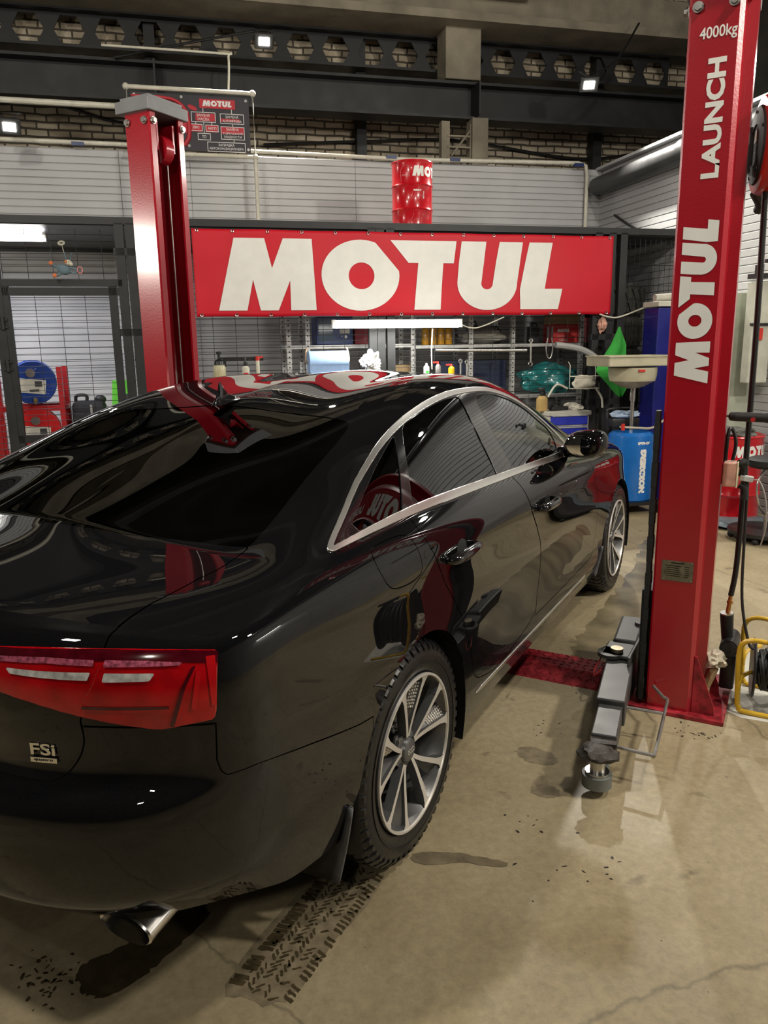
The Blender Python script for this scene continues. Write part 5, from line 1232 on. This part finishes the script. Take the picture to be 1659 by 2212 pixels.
mb = MB(); mb.lathe([(.025, -.18), (.108, -.18), (.11, -.178), (.11, .178), (.108, .18), (.025, .18)], (0, 0, 0), (1, 0, 0), 40); mb.grid(lambda u, v_: Vector(((u-.5)*.36, -.1105+.002*math.sin(v_*5), -.02-v_*.16)), 6, 8); mb.obj('paper', mat('light_blue_paper', (.30, .45, .72), .75, var=.05, scale=30), t)
for x in (-.20, .20): mb = MB(); mb.tube(spline([(x*.9, 0, 0), (x, 0, .02), (x*.98, .02, .10), (x*.9, .03, .14)], 5), .007, 8); mb.obj('hook', mat('copper_wire', (.45, .3, .2), .4, .5), t)
mb = MB(); mb.blob((0, 0, 0), (.085, .06, .085), 9, .6, 2.2, 4); o = tag(mb.obj('crumpled_paper', mat('white_tissue', (.75, .75, .74), .8, var=.04)), 'crumpled ball of white tissue stuck in the mesh right of the paper roll', 'tissue'); o.location = W(1.61, 7.1, 1.40)
def can(name, u, z, r, h, m, label, capm, nozzle=True):
    t = thing(name, W(u, 7.09, z), label, 'bottle', WY)
    mb = MB(); mb.lathe([(r*.95, 0), (r, .006), (r, h*.7), (r*.6, h*.82), (r*.35, h*.86)], n=18); mb.obj('body', m, t)
    mb = MB(); mb.cyl((0, 0, h*.84), (0, 0, h), r*.42, r*.3, n=12)
    if nozzle: mb.box((-r*.8, 0, h*.97), (r*2, .012, .014))
    mb.obj('cap', capm, t); return t
c = can('spray_bottle', 2.15, 1.25, .028, .13, MATS['white_enamel'], 'small white bottle with green print on the mesh behind the car roof', MATS['white_enamel'], False); pane(c, 'label', 0, .04, .03, .04, -.029, mat('green_label', (.05, .4, .05), .5))
can('aerosol_can', 2.265, 1.245, .027, .145, mat('grey_can', (.16, .15, .15), .3, .4), 'grey aerosol can with a red straw, right of the white bottle', MATS['red_cap'])
can('foam_can', 2.40, 1.235, .03, .13, mat('yellow_can', (.62, .36, .01), .35), 'yellow can with a red trigger cap on the mesh behind the car roof', MATS['red_cap'])
def spanner(u, z, L_, label, tilt=0):
    t = thing('spanner', W(u, 7.13, z), label, 'spanner', WY)
    mb = MB(); mb.box((0, 0, -L_/2), (.016, .006, L_*.86)); mb.tube([(.017*math.cos(a), 0, .017*math.sin(a)) for a in [2*PI*i/14 for i in range(14)]], .006, 6, True); mb.tube([(.02*math.cos(a), 0, -L_+.005+.02*math.sin(a)) for a in [-1.1+PI*1.7*i/10-.6 for i in range(11)]], .006, 6); mb.tube([(0, .03, .03), (0, -.01, .02), (0, -.01, -.005)], .003); mb.obj('shank', steel, t)
spanner(2.505, 1.39, .18, 'left of two chrome spanners hung side by side behind the car roof'); spanner(2.57, 1.38, .18, 'right of two chrome spanners hung side by side behind the car roof'); spanner(3.235, 1.575, .23, 'single long spanner hung left of the pliers')
t = thing('pliers', W(3.43, 7.12, 1.60), 'pair of hose pliers with black grips hung on the mesh', 'pliers', WY)
mb = MB(); mb.tube(spline([(-.02, 0, 0), (-.035, 0, -.10), (-.02, 0, -.18), (0, 0, -.20), (.02, 0, -.18), (.035, 0, -.10), (.02, 0, 0)], 5), .008, 8); mb.obj('jaws', steel, t); mb = MB(); mb.cyl((-.02, 0, .0), (-.022, 0, .10), .012, n=10); mb.cyl((.02, 0, 0), (.022, 0, .10), .012, n=10); mb.obj('grips', black_rubber, t)
mb = MB(); mb.cyl((-.47, 0, .008), (.47, 0, -.008), .016, n=14); o = tag(mb.obj('steel_tube', steel), 'long steel tube hung level on the mesh below the shelf', 'tube'); o.location = W(2.72, 7.13, 1.49); o.rotation_euler.z = WY
t = thing('glove_rack', W(3.78, 7.1, 1.16), 'white wire holder stuffed with pale cloths on the mesh before the teal sack', 'holder', WY)
mb = MB()
for z in (-.06, .06): mb.tube([(-.14, -.02, z), (.14, -.02, z), (.14, -.10, z), (-.14, -.10, z)], .004, 6, True)
for x in (-.14, .14): mb.tube([(x, -.02, -.06), (x, -.02, .17), (x, .02, .20)], .004, 6)
mb.obj('wire_frame', pipe_white, t); mb = MB(); mb.blob((0, -.055, 0), (.125, .045, .07), 4, .3, 2); mb.obj('cloth', mat('off_white_cloth', (.62, .58, .48), .85, bump=.5, bscale=20), t)
cable('white_hose', [RP(3.62, 7.08, 1.10), RP(3.5, 7.08, 1.14), RP(3.42, 7.1, 1.02)], .011, 'thin white hose curving left from the cloth holder', pipe_white, 'hose'); cable('white_hose', [RP(3.93, 7.08, 1.10), RP(3.99, 7.06, 1.0), RP(4.0, 7.05, .90)], .011, 'thin white hose drooping right of the cloth holder', pipe_white, 'hose')
cable('flexible_pipe', [RP(3.5, 7.13, 1.53), RP(3.75, 7.13, 1.49), RP(3.92, 7.12, 1.41), RP(4.03, 7.08, 1.29)], .032, 'thick grey flexible hose arching down across the right cage posts', mat('grey_hose', (.3, .3, .29), .4), 'hose')
t = thing('detergent_bottle', W(3.30, 6.98, .895), 'amber bottle with a black trigger standing on the tool trolley', 'bottle', WY)
mb = MB(); mb.lathe([(.052, 0), (.056, .01), (.056, .12), (.03, .15)], n=20); mb.obj('body', mat('amber_liquid', (.38, .26, .10), .4), t); mb = MB(); mb.cyl((0, 0, .15), (0, 0, .19), .022, n=12); mb.box((-.01, 0, .21), (.07, .025, .04), bevel=.006); mb.box((.03, 0, .17), (.01, .016, .05)); mb.obj('trigger_head', black_plastic, t)
# tool trolley
t = thing('tool_trolley', W(3.53, 7.0, 0), 'grey tool trolley with blue drawers at the foot of the right cage posts', 'tool trolley', WY)
mb = MB(); mb.box((0, 0, .46), (.43, .30, .80), bevel=.008); mb.box((0, 0, .875), (.46, .34, .04), bevel=.006); mb.obj('cabinet', mat('light_grey_enamel', (.42, .41, .36), .45), t, False)
for k in range(6):
    mb = MB(); mb.box((0, -.155, .815-k*.115), (.39, .02, .10), bevel=.004); d_ = mb.obj('drawer', mat('royal_blue_enamel', (.02, .03, .35), .35), t, False)
    mb = MB(); mb.box((0, -.170, .855-k*.115), (.37, .014, .014), bevel=.003); mb.obj('pull', galv, d_, False)
for k, (x, y) in enumerate(((-.17, -.11), (.17, -.11), (-.17, .11), (.17, .11))): mb = MB(); mb.cyl((x-.012, y, .03), (x+.012, y, .03), .03, n=16); mb.obj('castor', black_rubber, t)
mb = MB(); mb.blob((0, 0, .03), (.10, .06, .04), 8, .5, 2); o = tag(mb.obj('work_gloves', mat('white_black_glove', (.45, .42, .36), .85, var=.5, scale=15)), 'crumpled pale work gloves on top of the tool trolley', 'gloves'); o.location = W(3.64, 6.98, .895)
mb = MB(); mb.box((0, 0, .02), (.20, .06, .04), bevel=.01); mb.cyl((-.08, 0, .03), (-.02, 0, .035), .03, n=14); o = tag(mb.obj('air_ratchet', black_plastic), 'black air ratchet lying left of the gloves on the tool trolley', 'tool'); o.location = W(3.48, 6.98, .895); o.rotation_euler.z = WY+.2
mb = MB(); mb.blob((0, 0, 0), (.04, .03, .065), 4, .7, 2.6); o = tag(mb.obj('rag', mat('red_white_rag', (.5, .27, .2), .85, var=.5, scale=25)), 'small reddish rag tied to the right cage post under the banner corner', 'rag'); o.location = W(4.0, 7.13, 1.72)
# green cloth
t = thing('green_cloth', W(4.03, 6.90, 1.69), 'bright green cloth hanging from the right cage post', 'cloth', WY)
GC = [(0, .0, .02), (.25, -.07, .10), (.55, -.20, .10), (.63, -.21, .115), (.80, -.09, .14), (1.0, .03, .06)]
def gc(u, v_):
    k = max(i for i in range(5) if GC[i][0] <= v_+1e-9); a_, b_ = GC[k], GC[k+1]; t_ = (v_-a_[0])/(b_[0]-a_[0])
    l = a_[1]+(b_[1]-a_[1])*t_; r = a_[2]+(b_[2]-a_[2])*t_
    return Vector((l+(r-l)*u, -.03+.025*math.sin(u*8+v_*3)*(.3+v_), -v_*.67))
mb = MB(); mb.grid(gc, 24, 30); o = mb.obj('cloth', mat('bright_green_fabric', (.03, .30, .04), .8, var=.15), t); md = o.modifiers.new('thickness', 'SOLIDIFY'); md.thickness = .003

# left part of the cage: reel rack, bag, soft toy
t = thing('reel_rack', W(-1.47, 7.95, 0), 'red steel rack holding a blue reel above a red one, seen through the left gate', 'rack', WY)
rack_red = mat('rack_red', (.36, .012, .016), .4, coat=.3)
mb = MB()
for x in (-.30, .24):
    for y in (-.15, .18): mb.box((x, y, .7), (.045, .045, 1.4))
for z in (.14, 1.02, .58): mb.box((-.03, -.15, z), (.55, .04, .05)); mb.box((-.03, .18, z), (.55, .04, .05)); mb.box((.24, .015, z), (.045, .34, .04)); mb.box((-.3, .015, z), (.045, .34, .04))
mb.obj('frame', rack_red, t, False)
def reel(z, m, lab, dy):
    t = thing('barrel_reel', W(-1.49, 7.92, z), lab, 'reel', WY)
    mb = MB(); mb.lathe([(.0, -.12), (.195, -.12), (.205, -.11), (.20, -.06), (.207, -.05), (.207, -.03), (.20, -.02), (.20, .04), (.207, .05), (.207, .07), (.20, .08), (.195, .18), (0, .18)], (0, 0, .21), (.22, -1, 0), 40); mb.obj('drum', m, t)
    f_ = Vector((.22, -1, 0)).normalized()*.1815
    mb = MB(); mb.cyl(f_+Vector((-.02, 0, .30)), f_*1.05+Vector((-.02, 0, .30)), .04, n=20); mb.obj('bung', steel, t)
    tn = Vector((.977, .215, 0))
    mb = MB(); mb.box(f_+tn*-.02+Vector((0, 0, .18)), (.24, .004, .13), Matrix.Rotation(.216, 3, 'Z') @ Matrix.Rotation(.12, 3, 'Y')); lb = mb.obj('label', card, t, False)
    mb = MB(); mb.cyl(f_*1.02+Vector((-.0, 0, .055)), f_*1.2+Vector((-.0, 0, .05)), .018, n=10); mb.box(f_*1.12+Vector((0, 0, .035)), (.02, .03, .04)); mb.obj('tap', mat('brass_tap', (.5, .38, .15), .3, .9), t)
    mb = MB(); mb.box(f_*1.018+tn*.04+Vector((0, 0, .20)), (.06, .004, .05), Matrix.Rotation(.216, 3, 'Z')); mb.box(f_*1.018+Vector((.0, 0, .14)), (.08, .004, .02), Matrix.Rotation(.216, 3, 'Z')); mb.obj('print', dgrey, lb, False)
reel(1.05, mat('deep_blue_enamel', (.01, .04, .22), .3, coat=.5), 'blue drum lying on its side on the upper tier of the red rack', 0); reel(.61, mat('barrel_red', (.45, .012, .015), .3, coat=.5), 'red drum lying on its side on the lower tier of the red rack', 0)
t = thing('red_stand', W(-1.85, 7.55, 0), 'tall red steel stand at the left edge behind the gate', 'stand', WY)
mb = MB()
for x in (-.22, .10): mb.box((x, 0, .92), (.05, .05, 1.84), Matrix.Rotation(-.02, 3, 'Y'))
for z in (1.05, 1.8, .6, .3): mb.box((-.06, 0, z), (.36, .04, .05))
mb.obj('frame', rack_red, t, False)
t = thing('backpack', W(-1.03, 8.1, .62), 'black bag with a grey stripe beside the red rack', 'bag', WY)
mb = MB(); mb.box((0, 0, .22), (.31, .22, .44), bevel=.05); mb.box((0, -.12, .18), (.28, .06, .3), bevel=.025); mb.obj('body', mat('black_nylon', (.014, .014, .016), .7), t)
mb = MB(); mb.tube(spline([(-.12, 0, .43), (-.11, 0, .49), (-.02, 0, .49), (-.02, 0, .43)], 5), .016, 8); mb.ball((.11, 0, .45), .055, (1, .8, .8)); mb.obj('handle', black_rubber, t); mb = MB(); mb.box((.035, -.153, .24), (.02, .006, .34)); mb.obj('stripe', galv, t, False)
mb = MB(); mb.box((0, 0, .31), (.30, .4, .62)); o = tag(mb.obj('crate', dgrey, None, False), 'dark crate under the black bag inside the cage', 'crate'); o.location = W(-1.03, 8.12, 0); o.rotation_euler.z = WY
t = thing('green_tub', W(-.70, 8.15, .75), 'bright green plastic tub seen through the cage beside the left column', 'tub', WY)
mb = MB(); mb.prism([(-.13, 0), (.13, 0), (.10, .50), (-.09, .50)], (0, -.1, 0), (1, 0, 0), (0, 0, 1), -.2); mb.obj('tub', mat('lime_plastic', (.12, .55, .05), .4), t, False); mb = MB(); mb.box((.05, -.105, .22), (.12, .01, .3)); mb.obj('side_panel', dgrey, t, False)
boxthing('storage_box', -.70, 8.15, 0, .3, .3, .75, dgrey, 'dark box under the green tub inside the cage', 'box')
t = thing('soft_toy', W(-.985, 7.10, 2.23), 'small blue-grey plush donkey toy hanging on the cage by one ear', 'toy', WY)
pb = mat('plush_blue', (.11, .16, .19), .9, bump=.5, bscale=120); po = mat('plush_orange', (.55, .16, .06), .9); pc = mat('plush_cream', (.5, .48, .38), .9)
mb = MB(); mb.ball((-.015, 0, -.02), 1, (.055, .03, .042), rot=Matrix.Rotation(.4, 3, 'Y')); mb.tube(spline([(-.05, 0, -.01), (-.085, -.005, .01), (-.105, -.01, .025)], 4), .012, 8); mb.tube(spline([(-.04, 0, -.05), (-.065, -.005, -.065), (-.085, -.01, -.07)], 4), .012, 8); mb.tube(spline([(.03, 0, -.01), (.06, -.01, -.01), (.10, -.012, -.03)], 4), .009, 8); mb.tube(spline([(.035, 0, -.03), (.065, -.01, -.05), (.09, -.01, -.035)], 4), .009, 8); mb.obj('body', pb, t)
mb = MB(); mb.ball((.028, -.015, .035), .027, (1, .9, .85)); mb.ball((.05, -.022, .022), .016); mb.obj('head', pc, t); mb = MB(); mb.ball((.012, -.036, .04), .012); mb.ball((-.108, -.012, .03), .018, (1, .8, 1)); mb.ball((-.088, -.012, -.068), .018, (1, .8, 1)); mb.obj('patches', po, t)
for (a, b) in (((.015, -.01, .055), (.0, -.005, .12)), ((.042, -.01, .055), (.058, -.012, .10))): mb = MB(); c_ = (Vector(a)+Vector(b))/2; mb.ball(c_, 1, (.010, .006, .036), rot=(Vector(b)-Vector(a)).to_track_quat('Z', 'Y').to_matrix()); mb.obj('ear', pb, t)
mb = MB(); mb.tube([(.115+.02*math.cos(a), -.02, -.025+.026*math.sin(a)) for a in [2*PI*i/16 for i in range(16)]], .004, 6, True); mb.obj('ring', mat('pink_plastic', (.6, .2, .2), .4), t); mb = MB(); mb.ball((.036, -.038, .038), .004, seg=8, rings=6); mb.obj('eye', gap_black, t); mb = MB(); mb.tube([(.0, -.005, .12), (-.01, .0, .17)], .003); mb.tube([(-.014+.022*math.cos(a), .03*math.sin(a), .19+.016*math.sin(a)) for a in [2*PI*i/16 for i in range(16)]], .008, 6, True); mb.obj('hanging_loop', pc, t)

# drum, planks and board above the cage
def barrel(t, r, h, m, ax=(0, 0, 1)):
    mb = MB(); mb.lathe([(r*.94, 0), (r, .004), (r*1.012, .012), (r*.99, .02), (r*.975, .03), (r*.975, h*.31), (r, h*.325), (r*1.015, h*.335), (r, h*.345), (r*.975, h*.36), (r*.975, h*.64), (r, h*.655), (r*1.015, h*.665), (r, h*.675), (r*.975, h*.69), (r*.975, h-.03), (r*.99, h-.02), (r*1.012, h-.012), (r, h-.003), (r*.96, h), (r*.94, h-.015), (0, h-.015)], n=56)
    return mb.obj('shell', m, t)
def wrap(r, a0, z0):
    return lambda x, y, d: Vector(((r+.0012+d)*math.cos(a0+x/r), (r+.0012+d)*math.sin(a0+x/r), z0+y))
drum_red = mat('drum_red', (.48, .006, .014), .22, coat=.6, var=.05)
t = thing('steel_drum', W(2.17, 7.62, 2.60), 'red steel drum standing on the cage roof above the banner', 'drum', WY)
barrel(t, .20, .66, drum_red)
mb = MB(); motul(mb, None or (0, 0, 0), (1, 0, 0), (0, 0, 1), .09, .43, curve=wrap(.195, -PI/2-.26, .51)); mb.obj('lettering', white_vinyl, t)
ln = mat('pink_line_print', (.62, .16, .17), .4)
mb = MB(); w_ = wrap(.195, -PI/2, 0)
for pts in ([(-.11, .30), (-.07, .31), (-.05, .35), (-.04, .40)], [(-.06, .30), (-.03, .34), (-.01, .40)], [(.02, .39), (.02, .35), (.06, .35), (.06, .38)], [(.02, .30), (.02, .34), (.05, .32), (.07, .36)], [(-.14, .08), (-.09, .09), (-.05, .14), (-.04, .18)], [(-.06, .06), (-.03, .12), (0, .13), (.03, .13)], [(.03, .06), (.04, .13), (.05, .17), (.07, .15)], [(.02, .055), (.08, .05)], [(-.16, .46), (-.16, .58), (-.09, .60), (-.08, .50)], [(-.15, .54), (-.10, .55), (-.10, .57)]):
    mb.tube(spline([w_(x, y, .0004) for x, y in pts], 6), .0016, 5)
mb.obj('line_art', ln, t)
def ctext(name, body, w, h, r, a0, zc, m, par, vert=False):
    me = text_mesh(body, .1, .01, .0, w, h); 
    for v in me.vertices:
        x, y = (v.co.x, v.co.y) if not vert else (-v.co.y, v.co.x)
        v.co = Vector(((r+.0012)*math.cos(a0+x/r), (r+.0012)*math.sin(a0+x/r), zc+y))
    mk(name, me, m, par, False)
ctext('lettering', 'INGENIOUS', .075, .016, .195, -PI/2, .385, white_vinyl, t); ctext('lettering', 'MOTUL', .07, .012, .195, -PI/2+.32, .345, white_vinyl, t, True); ctext('lettering', 'AUTHENTIC', .07, .016, .195, -PI/2-.62, .52, ln, t)
for u0, u1, z, r_, lab in ((.05, 1.07, 2.66, .01, 'long wooden plank lying on the cage roof left of the drum'), (1.22, 1.80, 2.66, -.03, 'short wooden plank on the cage roof just left of the drum')):
    mb = MB(); mb.box((0, 0, 0), (u1-u0, .12, .03), Matrix.Rotation(r_, 3, 'Z')); o = tag(mb.obj('plank', mat('fresh_wood', (.42, .25, .09), .7, var=.25, scale=8), None, False), lab, 'plank'); o.location = W((u0+u1)/2, 7.45, 2.61); o.rotation_euler.z = WY
    if u0 < .1:
        mb = MB(); mb.cyl((0, 0, 0), (.02, -.05, .0), .025, n=12); o2 = tag(mb.obj('pipe_stub', pipe_dark), 'short dark pipe end on the cage roof above the long plank', 'pipe'); o2.location = W(.72, 7.75, 2.62); o2.rotation_euler.z = WY
# framed service board
t = thing('service_board', W(.155, 8.78, 0), 'dark service price board laced into a white pipe frame above the cage', 'board', WY)
FW0, FW1, FZ0, FZ1 = -.635, .625, 3.515, 4.13
mb = MB(); mb.tube([(FW0, 0, FZ0-.0), (FW0, 0, FZ1), (FW1, 0, FZ1), (FW1, 0, FZ0)], .024, 12, True); mb.tube([(FW1, 0, FZ0), (FW1, 0, 2.62)], .022, 12); mb.tube([(FW0, 0, FZ0), (FW0, 0, 2.62)], .022, 12)
for x, z in ((FW0, FZ0), (FW0, FZ1), (FW1, FZ1), (FW1, FZ0)): mb.ball((x, 0, z), .034)
mb.obj('pipe_frame', pipe_white, t)
navy = mat('charcoal_print', (.03, .028, .036), .5, var=.3, scale=3); pr = mat('print_red', (.48, .02, .035), .5)
mb = MB(); mb.box((-.005, .005, 3.82), (1.17, .004, .53)); bd = mb.obj('print_sheet', navy, t, False)
Y = -.0005
def bpx(x, y): # pixel-free board coordinates: metres from the board centre
    return (x, y)
mb = MB(); mb.box((.258, Y, 4.011), (.362, .002, .088)); mb.box((.13, Y+.0008, 3.88), (.20, .002, .07)); mb.box((.03, Y+.0008, 3.775), (.13, .002, .07)); mb.box((.40, Y+.0008, 3.765), (.24, .002, .07)); mb.box((.19, Y+.0008, 3.775), (.13, .002, .07)); mb.box((.38, Y+.0008, 3.86), (.2, .002, .03))
mb.obj('red_field', pr, bd, False)
mb = MB()
car_line = spline([(-.59, Y-.001, 4.05), (-.35, Y-.001, 4.05), (-.18, Y-.001, 4.03), (-.09, Y-.001, 3.97), (-.06, Y-.001, 3.90), (-.04, Y-.001, 3.80), (-.05, Y-.001, 3.68), (-.10, Y-.001, 3.60)], 6)
mb.tube(car_line, [.012+.012*min(1, i/30) for i in range(len(car_line))], 6); mb.ball((.005, Y, 3.965), 1, (.05, .003, .022), rot=Matrix.Rotation(.4, 3, 'Y')); mb.ball((-.07, Y, 3.84), 1, (.045, .003, .12)); mb.obj('car_silhouette', pr, bd)
wl = mat('print_white', (.75, .73, .72), .5, var=0)
mb = MB(); motul(mb, Vector((.108, Y-.0022, 3.985)), (1, 0, 0), (0, 0, 1), .056, .295); mb.obj('lettering', wl, bd, False)
def bxf(mb, x0, x1, z0, z1, w=.006):
    for c, s_ in (((x0+x1)/2, (z0)), ((x0+x1)/2, (z1))): mb.box((c, Y-.001, s_), (x1-x0+w, .003, w))
    for x in (x0, x1): mb.box((x, Y-.001, (z0+z1)/2), (w, .003, z1-z0))
mb = MB()
for q in ((-.01, .23, 3.834, 3.925), (.282, .52, 3.829, 3.92), (-.032, .092, 3.748, 3.81), (.130, .254, 3.745, 3.806), (.046, .17, 3.663, 3.724), (.282, .52, 3.677, 3.797), (.138, .523, 3.556, 3.645)): bxf(mb, *q)
for x, z0, z1 in ((.11, 3.925, 3.967), (.40, 3.92, 3.967), (.03, 3.81, 3.834), (.11, 3.724, 3.834), (.19, 3.806, 3.834), (.405, 3.797, 3.829), (.41, 3.645, 3.677)): mb.box((x, Y-.001, (z0+z1)/2), (.006, .003, z1-z0))
mb.obj('chart_lines', wl, bd, False)
for body_, x, z, w in (('ЗАМЕНА', .11, 3.897, .135), ('МАСЛА', .11, 3.86, .115), ('ЗАМЕНА', .40, 3.893, .135), ('АНТИФРИЗА', .40, 3.853, .195), ('ДВС', .03, 3.779, .068), ('АКПП', .192, 3.776, .086), ('ТО', .108, 3.694, .043), ('ЗАМЕНА', .40, 3.774, .13), ('ТОРМОЗНОЙ', .40, 3.737, .205), ('ЖИДКОСТИ', .40, 3.70, .18), ('ЗАПРАВКА', .33, 3.62, .165), ('АВТОКОНДИЦИОНЕРА', .33, 3.583, .355)):
    text('lettering', body_, (x, Y-.0022, z), (1, 0, 0), (0, 0, 1), wl, bd, width=w, height=.027, bold=.01)
for x, z in ((-.56, 4.06), (-.1, 4.06), (.55, 4.055), (.555, 3.585), (-.05, 3.60), (-.55, 3.60)): mb = MB(); mb.cyl((x, -.004, z), (x, .002, z), .014, n=14); mb.obj('grommet', steel, t)

# ------------------------------------------------------------------ right side of the bay
t = thing('oil_drainer', W(3.88, 6.3, 0), 'blue waste-oil drainer with a pale funnel bowl on a pole, in front of the cage', 'oil drainer', WY)
ob = mat('bright_blue_enamel', (.006, .12, .42), .3, coat=.5)
mb = MB(); mb.lathe([(.10, .10), (.19, .11), (.205, .13), (.205, .69), (.20, .72), (.17, .745), (.06, .755), (0, .755)], n=44); mb.obj('tank', ob, t)
fn = mat('cream_bowl', (.42, .39, .28), .35, coat=.3)
mb = MB(); mb.lathe([(.03, 1.135), (.10, 1.15), (.20, 1.205), (.21, 1.25), (.215, 1.325)], (-.02, 0, 0), n=36, caps=False)
mb.box((-.04, 0, 1.345), (.66, .40, .012)); 
for s_ in (1, -1): mb.box((-.04, s_*.2, 1.385), (.66, .012, .08)); mb.box((-.04+s_*.33, 0, 1.385), (.012, .40, .08)); mb.box((-.04, s_*.205, 1.425), (.68, .02, .012)); mb.box((-.04+s_*.335, 0, 1.425), (.02, .42, .012))
mb.obj('funnel', fn, t, ang=.5)
mb = MB(); mb.cyl((-.005, 0, .75), (-.005, 0, 1.15), .018, n=16); mb.cyl((-.005, 0, 1.02), (-.005, 0, 1.14), .024, n=16); mb.obj('pole', steel, t)
mb = MB(); mb.tube(spline([(-.02, -.02, 1.10), (-.045, -.03, 1.10), (-.05, -.03, 1.03)], 4), .005, 6); mb.obj('valve_lever', dull_steel, t)
mb = MB(); mb.box((-.06, -.215, 1.30), (.06, .012, .02)); mb.obj('red_clip', MATS['red_cap'], t, False)
mb = MB(); mb.box((0, 0, .10), (.42, .42, .03)); mb.tube(spline([(-.15, .15, .75), (-.15, .18, .90), (-.12, .18, .94), (.10, .18, .94), (.12, .18, .90), (.12, .15, .75)], 5), .012, 8); mb.box((-.02, .12, .82), (.28, .12, .08), bevel=.01); mb.obj('cart_frame', black_plastic, t)
for x, y in ((.20, -.16), (-.2, -.16), (.2, .16), (-.2, .16)): mb = MB(); mb.cyl((x-.015, y, .055), (x+.015, y, .055), .055, n=20); mb.obj('castor', black_rubber, t)
mb = MB(); mb.tube(spline([(-.18, -.1, .80), (0, -.12, .785), (.15, -.1, .78), (.30, -.05, .84)], 6), .011, 8); mb.obj('hose', mat('clear_hose', (.4, .36, .28), .3), t)
mb = MB(); mb.cyl((-.16, -.12, .77), (-.16, -.12, .83), .016, n=10); mb.obj('valve_knob', MATS['red_cap'], t)
tx = .2055
ctext('lettering', 'NORDBERG', .40, .062, tx, -PI/2+.04, .40, white_vinyl, t, True)
ctext('lettering', '2379-CV', .125, .026, tx, -PI/2+.06, .655, white_vinyl, t)
mb = MB(); mb.blob((0, 0, .03), (.13, .07, .04), 3, .6, 2); o = tag(mb.obj('blue_wipe', mat('pale_blue_wipe', (.38, .48, .62), .8)), 'crumpled pale blue wipe on top of the oil drainer', 'wipe'); o.location = W(3.86, 6.40, .86); o.rotation_euler.z = WY
t = thing('blue_cabinet', W(4.60, 6.75, 0), 'tall plain blue panel cabinet with a pale top edge behind the right column', 'cabinet', WY)
mb = MB(); mb.box((0, 0, .93), (.60, .25, 1.86), bevel=.01); mb.obj('body', mat('deep_blue_panel', (.006, .008, .16), .4, coat=.2), t, False); mb = MB(); mb.box((0, 0, 1.895), (.62, .27, .05), bevel=.006); mb.obj('top_edge', mat('pale_edge', (.5, .49, .42), .5), t, False)
mb = MB(); mb.cyl((-.22, 0, 0), (.3, 0, .03), .035, n=16); o = tag(mb.obj('rolled_poster', mat('rolled_paper', (.45, .43, .37), .6)), 'pale rolled sheet lying on top of the blue cabinet', 'roll'); o.location = W(4.55, 6.75, 1.955); o.rotation_euler.z = WY
t = thing('white_cabinet', W(4.73, 6.28, 0), 'tall pale green metal cabinet against the right wall behind the column', 'cabinet', WY)
mb = MB(); mb.box((0, 0, .98), (.40, .42, 1.96), bevel=.008); mb.obj('body', mat('pale_green_enamel', (.40, .43, .34), .5), t, False); mb = MB(); mb.box((-.204, 0, 1.0), (.006, .40, 1.86)); d_ = mb.obj('door', MATS['pale_green_enamel'], t, False); mb = MB(); mb.box((-.215, -.15, 1.0), (.015, .02, .12)); mb.obj('handle', steel, d_, False)
t = thing('filter_unit', W(4.72, 5.86, 1.18), 'pale wall-hung pump unit with black clamps beside the pale green cabinet', 'pump', WY)
mb = MB(); mb.box((.06, 0, .43), (.20, .10, .86), bevel=.01); mb.obj('housing', mat('cream_plastic', (.45, .45, .38), .45), t, False); mb = MB(); mb.box((.02, -.03, .90), (.16, .12, .04)); mb.box((-.02, -.06, .95), (.05, .05, .08)); mb.box((.08, -.06, 1.02), (.09, .03, .03)); mb.box((.06, -.05, .5), (.22, .03, .02)); mb.obj('clamps', black_plastic, t, False); mb = MB(); mb.box((.04, -.055, .42), (.05, .02, .10)); mb.obj('red_grip', MATS['red_cap'], t, False)
t = thing('steel_drum', W(4.50, 5.72, 0), 'red open-topped drum with white lettering on the floor by the right wall', 'drum', WY)
barrel(t, .265, .76, drum_red); mb = MB(); motul(mb, (0, 0, 0), (1, 0, 0), (0, 0, 1), .095, .42, curve=wrap(.259, -PI/2-.62, .585)); mb.obj('lettering', white_vinyl, t)
mb = MB(); mb.blob((0, 0, .04), (.24, .17, .05), 4, .4, 2); o = tag(mb.obj('scrap_heap', mat('dark_scrap', (.07, .07, .06), .6, var=.6, scale=30)), 'dark scrap piled on top of the red floor drum', 'scrap'); o.location = W(4.46, 5.72, .735)
mb = MB(); mb.blob((0, 0, .035), (.30, .28, .04), 7, .3, 2); o = tag(mb.obj('plastic_sheet', mat('grey_blue_film', (.12, .16, .18), .3)), 'grey-blue plastic sheet bunched under the red floor drum', 'sheet'); o.location = W(4.44, 5.52, 0)
t = thing('rolling_stool', W(4.32, 5.02, 0), 'black round rolling tray with chrome legs at the right edge', 'stool', WY)
mb = MB(); mb.lathe([(.0, .05), (.26, .05), (.27, .06), (.27, .085), (.25, .075), (0, .075)], n=40); mb.obj('tray', black_plastic, t)
for k in range(5): a = 2*PI*k/5; mb = MB(); mb.ball((.24*math.cos(a), .24*math.sin(a), .026), .026); mb.obj('castor', black_rubber, t)
mb = MB(); mb.cyl((0, 0, .07), (0, 0, .22), .014, n=12)
for s_ in (1, -1): mb.tube(spline([(0, 0, .20), (s_*.09, -.03, .28), (s_*.13, -.03, .45), (s_*.06, -.02, .56), (0, -.02, .58)], 6), .008, 8)
mb.obj('chrome_frame', steel, t); mb = MB(); mb.lathe([(.15, .58), (.17, .60), (.17, .64), (.14, .655)], n=32); mb.obj('seat', black_rubber, t)
